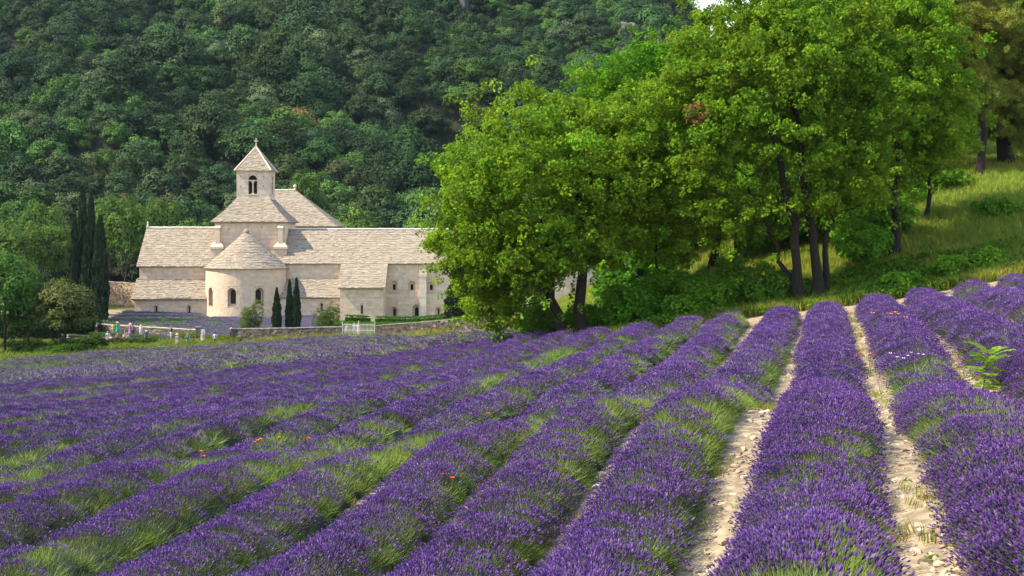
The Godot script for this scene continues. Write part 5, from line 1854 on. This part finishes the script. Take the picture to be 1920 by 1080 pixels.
func build_shrubs() -> void:
	var g := "shrubs under the oaks"
	var list := [
		[1020, 67.5, 1.5, 1.5, 1.5, Color(1.587, 1.688, 1.400), "grassy green shrub at the foot of the broad bright oak"],
		[1135, 67, 2.0, 1.2, 1.6, Color(1.225, 1.587, 1.125), "dark leafy shrub just uphill of the bright oak's trunks"],
		[1192, 66, 2.0, 2.0, 1.7, Color(1.312, 1.688, 1.037), "rounded leafy shrub, second uphill of the bright oak's trunks"],
		[1245, 68, 2.2, 2.0, 2.0, Color(1.400, 1.775, 1.125), "tall leafy shrub in the shade under the deep green oak"],
		[1300, 65.5, 2.0, 1.5, 1.6, Color(1.775, 1.975, 1.225), "bright leafy shrub below the twin trunked oak"],
		[1352, 67, 2.0, 1.5, 1.8, Color(1.587, 1.875, 1.312), "shrub between the twin trunks and the lavender heads"],
		[1405, 66, 1.7, 1.9, 1.5, Color(1.500, 1.587, 1.400), "grey green shrub downhill of the forked oak"],
		[1445, 65, 1.4, 1.6, 1.3, Color(1.400, 1.587, 1.312), "low twiggy shrub touching the forked oak's foot"],
		[1590, 69, 2.0, 1.8, 1.7, Color(1.500, 1.875, 1.125), "bright shrub between forked oak and slender oak"],
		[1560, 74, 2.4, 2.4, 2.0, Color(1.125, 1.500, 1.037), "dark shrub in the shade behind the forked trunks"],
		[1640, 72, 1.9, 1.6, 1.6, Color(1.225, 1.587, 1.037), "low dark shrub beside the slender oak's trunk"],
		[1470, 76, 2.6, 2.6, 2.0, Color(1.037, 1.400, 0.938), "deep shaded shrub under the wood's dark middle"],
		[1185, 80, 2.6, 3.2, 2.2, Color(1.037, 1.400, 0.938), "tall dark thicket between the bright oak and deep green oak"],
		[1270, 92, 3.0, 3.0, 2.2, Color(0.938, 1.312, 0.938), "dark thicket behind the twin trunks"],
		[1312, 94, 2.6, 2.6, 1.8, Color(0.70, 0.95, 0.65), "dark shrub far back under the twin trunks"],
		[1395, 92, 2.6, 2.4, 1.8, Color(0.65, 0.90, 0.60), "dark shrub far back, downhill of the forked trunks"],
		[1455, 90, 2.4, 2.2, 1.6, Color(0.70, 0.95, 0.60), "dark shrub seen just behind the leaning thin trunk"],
		[1700, 78, 1.5, 1.0, 1.2, Color(1.10, 1.45, 0.75), "small bright shrub between slender oak and crooked tree"],
		[1785, 80, 1.4, 0.9, 1.2, Color(1.20, 1.45, 0.80), "small bright shrub on the slope uphill of the crooked tree"],
		[1865, 72, 1.3, 0.9, 1.1, Color(1.10, 1.40, 0.80), "small weedy shrub in the sunlit slope below the thick pine"],
		[1790, 63.5, 1.0, 0.8, 0.9, Color(1.775, 1.875, 1.125), "small weedy bush on the bank above the lavender heads"],
		[1850, 64, 1.1, 0.8, 1.0, Color(1.875, 1.875, 1.125), "yellowish weedy bush high on the bank by the track"],
		[1690, 63, 1.0, 0.7, 0.9, Color(1.688, 1.975, 1.125), "low green bush behind the head of the flowered row"]]
	for i in list.size():
		var s: Array = list[i]
		var x: float = (s[0] - 960.0) / 2667.0 * s[1]
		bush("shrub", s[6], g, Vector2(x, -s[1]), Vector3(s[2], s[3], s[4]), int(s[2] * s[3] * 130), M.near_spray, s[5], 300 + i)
	bush("silver_shrub", "silvery pale leaved shrub seen beside the bright oak's trunk", "", Vector2(1.66, -92.00), Vector3(1.6, 2.0, 1.4), 420, M.near_spray, Color(2.2, 1.9, 4.2), 330)
	bush("garden_shrub", "pointed olive green shrub in the garden before the apse", "", Vector2(-32.48, -177.50), Vector3(1.5, 3.9, 1.4), 700, M.small_spray, Color(1.1, 1.0, 0.8), 331, 1.3)
	bush("garden_shrub", "wide spiky olive green shrub behind the dark wall, near the gate", "", Vector2(-23.43, -176.50), Vector3(2.2, 3.1, 1.8), 800, M.small_spray, Color(0.95, 0.85, 0.85), 332, 1.3)
	bush("bank_shrub", "dark bramble bush at the corner of the lavender under the round tree", "", Vector2(-46.09, -146.00), Vector3(2.6, 1.1, 2.0), 330, M.near_spray, Color(0.45, 0.54, 0.42), 333, 1.6)
	bush("bank_shrub", "bright leafy bush at the far field's upper corner, below the round tree", "", Vector2(-46.22, -143.00), Vector3(1.4, 0.8, 1.1), 260, M.near_spray, Color(0.75, 0.88, 0.56), 334, 1.5)
	bush("bank_shrub", "dark green bush between the round tree and the low ledge", "", Vector2(-44.61, -151.00), Vector3(2.2, 0.8, 1.6), 240, M.near_spray, Color(0.45, 0.58, 0.42), 335, 1.6)
	bush("bank_shrub", "dark hedge-like bush behind the round tree's trunk", "", Vector2(-49.19, -160.00), Vector3(3.2, 1.5, 2.0), 620, M.near_spray, Color(0.45, 0.48, 0.39), 337, 1.6)
	bush("bank_shrub", "brown green bush beside the trunks under the dense edge tree", "", Vector2(-53.32, -158.00), Vector3(3.0, 1.4, 2.0), 560, M.near_spray, Color(0.52, 0.48, 0.39), 338, 1.6)
	bush("bank_shrub", "brownish bush in front of the long wall's hidden end", "", Vector2(-51.02, -168.00), Vector3(2.2, 0.9, 1.4), 260, M.near_spray, Color(0.60, 0.48, 0.42), 339, 1.6)
	bush("bank_shrub", "low brownish bush below the trimmed hedge, behind the stone ledge", "", Vector2(-44.72, -168.00), Vector3(3.4, 0.9, 1.2), 480, M.near_spray, Color(0.68, 0.51, 0.49), 340, 1.5)
	for s in [[8, 182, 2.9, "tall dark hedge shrub far behind the dense edge tree"], [52, 181, 2.6, "tall dark hedge shrub behind the lower green tree"], [98, 183, 2.7, "tall dark hedge shrub between the round tree and the cypresses"], [146, 187, 2.2, "dark hedge shrub at the foot of the cypress group"]]:
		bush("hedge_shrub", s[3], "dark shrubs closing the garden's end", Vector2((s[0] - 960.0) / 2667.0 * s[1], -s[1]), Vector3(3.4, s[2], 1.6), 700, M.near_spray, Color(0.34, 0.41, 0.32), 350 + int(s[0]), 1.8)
	bush("bank_shrub", "dark bush on the straw coloured bank under the leafy tree", "", Vector2(-50.05, -147.00), Vector3(2.0, 0.9, 1.6), 260, M.near_spray, Color(0.38, 0.44, 0.32), 336, 1.6)

func build_far_trees() -> void:
	var near_green: Array = M.crowns_mid
	# the two trees at the field's corner
	far_tree("leafy_tree", "dense green tree cut by the frame on the straw coloured bank", "tree", "", Vector2(-53.54, -150.00), M.crown_dense, Vector3(4.0, 5.0, 4.0), 1.9, M.far_leaf_bright, 0.4, 0.2)
	far_tree("leafy_tree", "lower green tree between the dense tree and the round tree", "tree", "", Vector2(-51.75, -152.00), M.crown_dense, Vector3(2.3, 2.6, 2.3), 1.9, M.far_leaf_bright, 2.0, 0.13)
	far_tree("round_tree", "round olive green tree with a short dark trunk near the visitors", "tree", "", Vector2(-47.36, -150.00), M.crown_round, Vector3(3.5, 3.9, 3.5), 1.0, M.far_leaf, 1.1, 0.22)
	var g := "dark cypresses in a close group"
	var cy := [[140, 197, 14.0, 2.0, "thin cypress at the outer end of the tall group"], [155, 200, 17.6, 2.1, "tallest pointed cypress of the dark group"], [171, 197, 17.0, 2.1, "second tallest pointed cypress in the dark group"], [188, 193.5, 14.2, 2.5, "broad dark cypress nearest the abbey in the group"], [164, 194, 12.0, 2.1, "shorter cypress in front of the two tall ones"]]
	for i in cy.size():
		var c: Array = cy[i]
		cypress(Vector2((c[0] - 960.0) / 2667.0 * c[1], -c[1]), c[2], c[3], M.cypresses[i % 2], c[4], g, i * 1.3)
	var g2 := "slim garden cypresses before the apse"
	cypress(Vector2(-29.35, -177.50), 5.7, 1.25, M.cypresses[0], "slim cypress standing alone before the apse", g2, 0.3)
	cypress(Vector2(-27.83, -178.00), 6.5, 1.1, M.cypresses[1], "slim cypress on the apse side of the pair", g2, 1.9)
	cypress(Vector2(-26.90, -177.60), 6.7, 1.15, M.cypresses[0], "slim cypress on the gate side of the pair", g2, 4.0)
	cypress(Vector2(-7.11, -186.00), 6.6, 3.4, M.cypresses[1], "broad dark conifer beside the bright oak and the abbey wall", "", 2.2)
	# at the foot of the hill
	var list := [
		[40, 208, 4.8, 5.6, 2.6, 0, "big light green tree above the dense edge tree"],
		[105, 212, 4.2, 5.2, 2.4, 1, "light green tree just beyond the cypress group, on its outer side"],
		[-15, 226, 5.0, 6.5, 3.0, 2, "tall tree on the edge behind the light green trees"],
		[75, 236, 4.6, 6.6, 4.0, 3, "brownish green tree rising over the light green trees"],
		[232, 231, 4.7, 6.8, 4.2, 0, "tall bright green tree between the cypresses and the abbey gable"],
		[262, 240, 3.8, 5.6, 4.0, 1, "bright tree touching the abbey gable from behind"],
		[200, 243, 4.4, 7.2, 4.6, 2, "pale green tree over the tips of the cypresses"],
		[330, 246, 4.6, 5.6, 3.0, 1, "green tree rising behind the abbey ridge beside the gable"],
		[372, 250, 4.4, 5.6, 3.2, 0, "bright green tree behind the ridge close to the bell tower"],
		[300, 254, 4.6, 6.4, 4.0, 3, "dull green tree up behind the abbey gable"],
		[612, 252, 4.6, 6.0, 3.4, 0, "bright green tree behind the nave roof's end"],
		[668, 250, 5.0, 6.6, 3.4, 1, "bushy green tree over the long abbey roof"],
		[738, 247, 5.2, 4.6, 2.2, 2, "rounded tree over the abbey roof beside the bright oak"],
		[565, 262, 4.6, 7.0, 4.0, 2, "light tree rising next to the belfry"],
		[800, 252, 5.2, 5.4, 3.0, 3, "dark tree between the abbey roof and the bright oak"],
		[940, 232, 5.5, 7.0, 3.0, 1, "tree hidden for the most part behind the bright oak"]]
	for i in list.size():
		var s: Array = list[i]
		far_tree("hillfoot_tree", s[6], "tree", "trees at the foot of the hill", Vector2((s[0] - 960.0) / 2667.0 * s[1], -s[1]), near_green[s[5]], Vector3(s[2], s[3], s[2]), s[4], M.far_leaf_bright if i % 3 != 2 else M.far_leaf, i * 2.1, 0.2)

func build_hillside() -> void:
	rng.seed = 808
	var kinds := [
		["holm oak", M.crown_oak_a, 0.30], ["holm oak", M.crown_oak_b, 0.26], ["bright", M.crown_bright_a, 0.19], ["bright", M.crown_bright_b, 0.1], ["dull", M.crown_dull, 0.15]]
	var sets := []
	for k in kinds: sets.append(Copies.new())
	var count := 0
	var d := 249.0
	while d < 560:
		var x := -0.46 * d
		while x < 0.42 * d:
			var px := x + rng.randf_range(-2.6, 2.6)
			var pd := d + rng.randf_range(-2.6, 2.6)
			x += 6.7
			if noise.get_noise_2d(px * 2.0 + 40, pd * 2.0) > 0.75: continue
			var r := rng.randf() + noise.get_noise_2d(px * 1.1 + 200, pd * 1.1) * 0.5
			var k := 0
			if r > 0.74: k = 2 if rng.randf() < 0.65 else 3
			elif r > 0.66: k = 4
			else: k = 0 if rng.randf() < 0.5 else 1
			var s := rng.randf_range(3.0, 5.6) * (1.0 if rng.randf() > 0.12 else 1.3)
			var y := ground_y(px, -pd) + s * 0.75 + rng.randf_range(-0.8, 1.6)
			var t := rng.randf_range(0.65, 1.35)
			var warm := rng.randf_range(0.8, 1.04)
			var tint := Color(t * warm, t, t * rng.randf_range(0.85, 1.15))
			if rng.randf() < 0.003: tint = Color(2.0, 1.2, 0.9)
			if rng.randf() < 0.05: tint = Color(1.25, 1.4, 1.5)
			sets[k].stand(Vector3(px, y, -pd), (Vector3.UP + ball() * 0.12).normalized(), rng.randf() * TAU, s, tint, rng.randf_range(0.85, 1.25))
			count += 1
		d += 6.3
	var at := spot(Vector2(-40, -360))
	var w := thing("woodland", at, "dense evergreen oak woodland covering the whole hillside behind the abbey", "woodland")
	w.set_meta("kind", "stuff")
	for i in kinds.size(): scatter("tree_crowns", sets[i], kinds[i][1], M.far_leaf, w, at)
	# pale crags showing through
	var crags := [[612, 434, 2.0, 8.0, "pale grey crag at the top edge above the bell tower"], [872, 436, 2.0, 10.0, "narrow pale crag high on the hillside, over the long roof"], [792, 440, 1.4, 5.0, "small grey crag beside the narrow one"], [1175, 409, 4.2, 3.6, "broad grey crag on the hill's shoulder above the bright oak"], [1240, 400, 3.0, 3.4, "smaller crag further down the hill's shoulder"]]
	for i in crags.size():
		var c: Array = crags[i]
		var q := spot(Vector2((c[0] - 960.0) / 2667.0 * c[1], -c[1]))
		var t := thing("rock_crag", q, c[4], "rock")
		var o := part("rock", rock_mesh(60 + i), M.crag, t, q, "", false)
		o.scale = Vector3(c[2], c[3], c[2] * 1.2)
		o.position = Vector3(0, c[3] * 0.55, c[2])

func build_outbuilding() -> void:
	rng.seed = 640
	var base := Vector3(12, -9.3, -196)
	var t := thing("stone_outbuilding", base, "pale stone outbuilding glimpsed behind the oak trunks", "building")
	wall(t, base, Vector3(5.5, -10.5, -196), Vector3.RIGHT, 13.5, 6.4, [hole(3, 2.4, 0.8, 1.3), hole(10.2, 2.4, 0.8, 1.3)], Color(0.5, 0.42, 0.34))
	for x in [8.5, 15.7]: window(t, base, Vector3(x, -8.1, -195.99), Vector3.RIGHT, 0.8, 1.3, 0.5, 0.95, 0.1, 0.25)
	wall(t, base, Vector3(5.5, -10.5, -203), Vector3(0, 0, 1), 7, 6.4)
	roof(t, base, [[Vector3(5.1, -4.2, -195.6), Vector3(19.4, -4.2, -195.6), Vector3(19.4, -1.6, -199.5), Vector3(5.1, -1.6, -199.5)], [Vector3(19.4, -4.2, -203.4), Vector3(5.1, -4.2, -203.4), Vector3(5.1, -1.6, -199.52), Vector3(19.4, -1.6, -199.52)]])

# ---------------------------------------------------------------- the scene

func make_materials() -> void:
	var grain := speckle(0.04, 0.55, 1.0, 3)
	var fine := speckle(0.06, 0.3, 1.0, 4)
	M.earth = mat("earth", 0.95, grain, 0.35, 6.0, fine)
	M.stone = mat("limestone", 0.9, speckle(0.02, 0.9, 1.0, 5), 0.22, 1.5, fine)
	M.crag = mat("crag", 0.95, speckle(0.015, 0.4, 1.0, 6), 0.1, 20.0, fine)
	M.crag.albedo_color = Color(0.24, 0.235, 0.23).linear_to_srgb()
	M.bark = mat("bark", 0.95, speckle(0.04, 0.55, 1.0, 7), 0.8, 4.0, fine)
	M.metal = mat("dark metal", 0.5)
	M.paint = mat("paint", 0.5)
	M.pane = mat("window glass", 0.12)
	M.cloth = mat("cloth and skin", 0.8)
	M.petal = leafy("petals", Color(0.4, 0.4, 0.4))
	M.lavender = leafy("lavender", Color(0.35, 0.35, 0.35), 0.7)
	M.leafbed = mat("lavender leaves", 0.9, grain, 1.5)
	M.near_leaf = leafy("oak leaves", Color(1.0, 1.0, 1.0), 0.5)
	M.pine_leaf = leafy("pine needles", Color(0.35, 0.35, 0.35), 0.6)
	M.far_leaf = leafy("distant leaves", Color(0.35, 0.35, 0.35), 0.6)
	M.far_leaf_bright = leafy("light leaves", Color(0.8, 0.8, 0.8), 0.55)
	M.dark_leaf = leafy("cypress leaves", Color(0.15, 0.15, 0.15), 0.7)
	var oak := [Color(0.127, 0.230, 0.011), Color(0.161, 0.270, 0.014), Color(0.098, 0.196, 0.013), Color(0.196, 0.299, 0.021)]
	M.oak_spray = spray_mesh(27, 0.33, 0.155, 71, oak)
	M.near_spray = spray_mesh(22, 0.25, 0.145, 72, [Color(0.09, 0.17, 0.02), Color(0.12, 0.20, 0.025), Color(0.075, 0.14, 0.02)])
	M.small_spray = spray_mesh(22, 0.16, 0.075, 73, [Color(0.08, 0.15, 0.02), Color(0.11, 0.17, 0.03)])
	M.grass_tuft = grass_mesh(16, 0.22, 0.34, 0.012, 74, [Color(0.10, 0.16, 0.025), Color(0.13, 0.18, 0.035), Color(0.17, 0.19, 0.05)])
	# pine needles: thin leaves standing out all ways
	rng.seed = 75
	var g := Geo.new()
	for i in 110:
		var p := ball() * 0.3
		p.y *= 0.5
		var dir := (ball() + Vector3(0, 0.5, 0)).normalized()
		var side := dir.cross(ball()).normalized() * 0.014
		g.tri(p - side, p + side, p + dir * rng.randf_range(0.12, 0.2), vary(Color(0.19, 0.22, 0.035), 0.3))
	M.pine_spray = g.mesh()
	var mid := [Color(0.07, 0.13, 0.02), Color(0.095, 0.155, 0.025), Color(0.06, 0.11, 0.022)]
	M.crowns_mid = []
	for i in 4: M.crowns_mid.append(crown_mesh(90 + i, Vector3.ONE, 80, 95, 0.08, mid, 0.26))
	M.crown_dense = crown_mesh(96, Vector3.ONE, 170, 140, 0.08, [Color(0.070, 0.154, 0.022), Color(0.091, 0.182, 0.028), Color(0.056, 0.126, 0.022)], 0.26)
	M.crown_round = crown_mesh(95, Vector3.ONE, 170, 140, 0.075, [Color(0.074, 0.094, 0.020), Color(0.062, 0.082, 0.020), Color(0.094, 0.101, 0.027)], 0.24)
	M.crown_oak_a = crown_mesh(101, Vector3.ONE, 44, 110, 0.09, [Color(0.034, 0.059, 0.020), Color(0.044, 0.069, 0.025)], 0.3)
	M.crown_oak_b = crown_mesh(102, Vector3.ONE, 44, 110, 0.09, [Color(0.026, 0.050, 0.019), Color(0.036, 0.062, 0.021)], 0.33)
	M.crown_bright_a = crown_mesh(103, Vector3.ONE, 44, 110, 0.09, [Color(0.061, 0.120, 0.024), Color(0.073, 0.136, 0.027)], 0.3)
	M.crown_bright_b = crown_mesh(104, Vector3.ONE, 44, 110, 0.09, [Color(0.054, 0.105, 0.029), Color(0.048, 0.090, 0.025)], 0.32)
	M.crown_dull = crown_mesh(105, Vector3.ONE, 40, 110, 0.09, [Color(0.079, 0.098, 0.040), Color(0.064, 0.085, 0.035)], 0.32)
	var dark := [Color(0.022, 0.038, 0.016), Color(0.03, 0.05, 0.02), Color(0.018, 0.03, 0.014)]
	M.cypresses = [cypress_mesh(111, 3600, 0.11, dark), cypress_mesh(112, 3600, 0.11, dark, 1.05)]

func _ready() -> void:
	# camera at the eye, level, the lens shifted down to the field
	var cam := Camera3D.new()
	cam.name = "camera"
	cam.projection = Camera3D.PROJECTION_FRUSTUM
	cam.near = 0.1
	cam.far = 4000.0
	cam.size = 0.1 * 1080.0 / 2667.0
	cam.frustum_offset = Vector2(0, -0.1 * 96.0 / 2667.0)
	add_child(cam)
	cam.current = true
	var env := Environment.new()
	var sky := Sky.new()
	var sm := ProceduralSkyMaterial.new()
	sm.sky_top_color = Color(0.58, 0.67, 0.80)
	sm.sky_horizon_color = Color(0.94, 0.92, 0.89)
	sm.sky_curve = 0.2
	sm.ground_bottom_color = Color(0.2, 0.2, 0.16)
	sm.ground_horizon_color = Color(0.62, 0.68, 0.72)
	sm.sky_energy_multiplier = 1.15
	sky.sky_material = sm
	env.background_mode = Environment.BG_SKY
	env.sky = sky
	env.tonemap_mode = Environment.TONE_MAPPER_LINEAR
	env.tonemap_exposure = 2.15
	env.sdfgi_enabled = true
	env.ssao_enabled = true
	env.ssil_enabled = true
	env.fog_enabled = true
	env.fog_density = 0.00004
	env.fog_light_color = Color(0.72, 0.82, 0.95)
	var we := WorldEnvironment.new()
	we.name = "world"
	we.environment = env
	add_child(we)
	var sun := DirectionalLight3D.new()
	sun.name = "sun"
	sun.light_color = Color(1.0, 0.95, 0.86)
	sun.light_energy = 1.6
	sun.light_angular_distance = 0.5
	sun.shadow_enabled = true
	add_child(sun)
	sun.look_at_from_position(Vector3(-0.70, 0.76, 0.09) * 100, Vector3.ZERO)
	noise.seed = 12
	noise.frequency = 0.01
	noise.fractal_octaves = 3
	make_materials()
	build_ground()
	build_abbey()
	build_outbuilding()
	build_wall_side()
	build_hillside()
	build_far_trees()
	build_oaks()
	build_shrubs()
	build_lavender()
	build_banks()
	build_people()
	build_small_things()
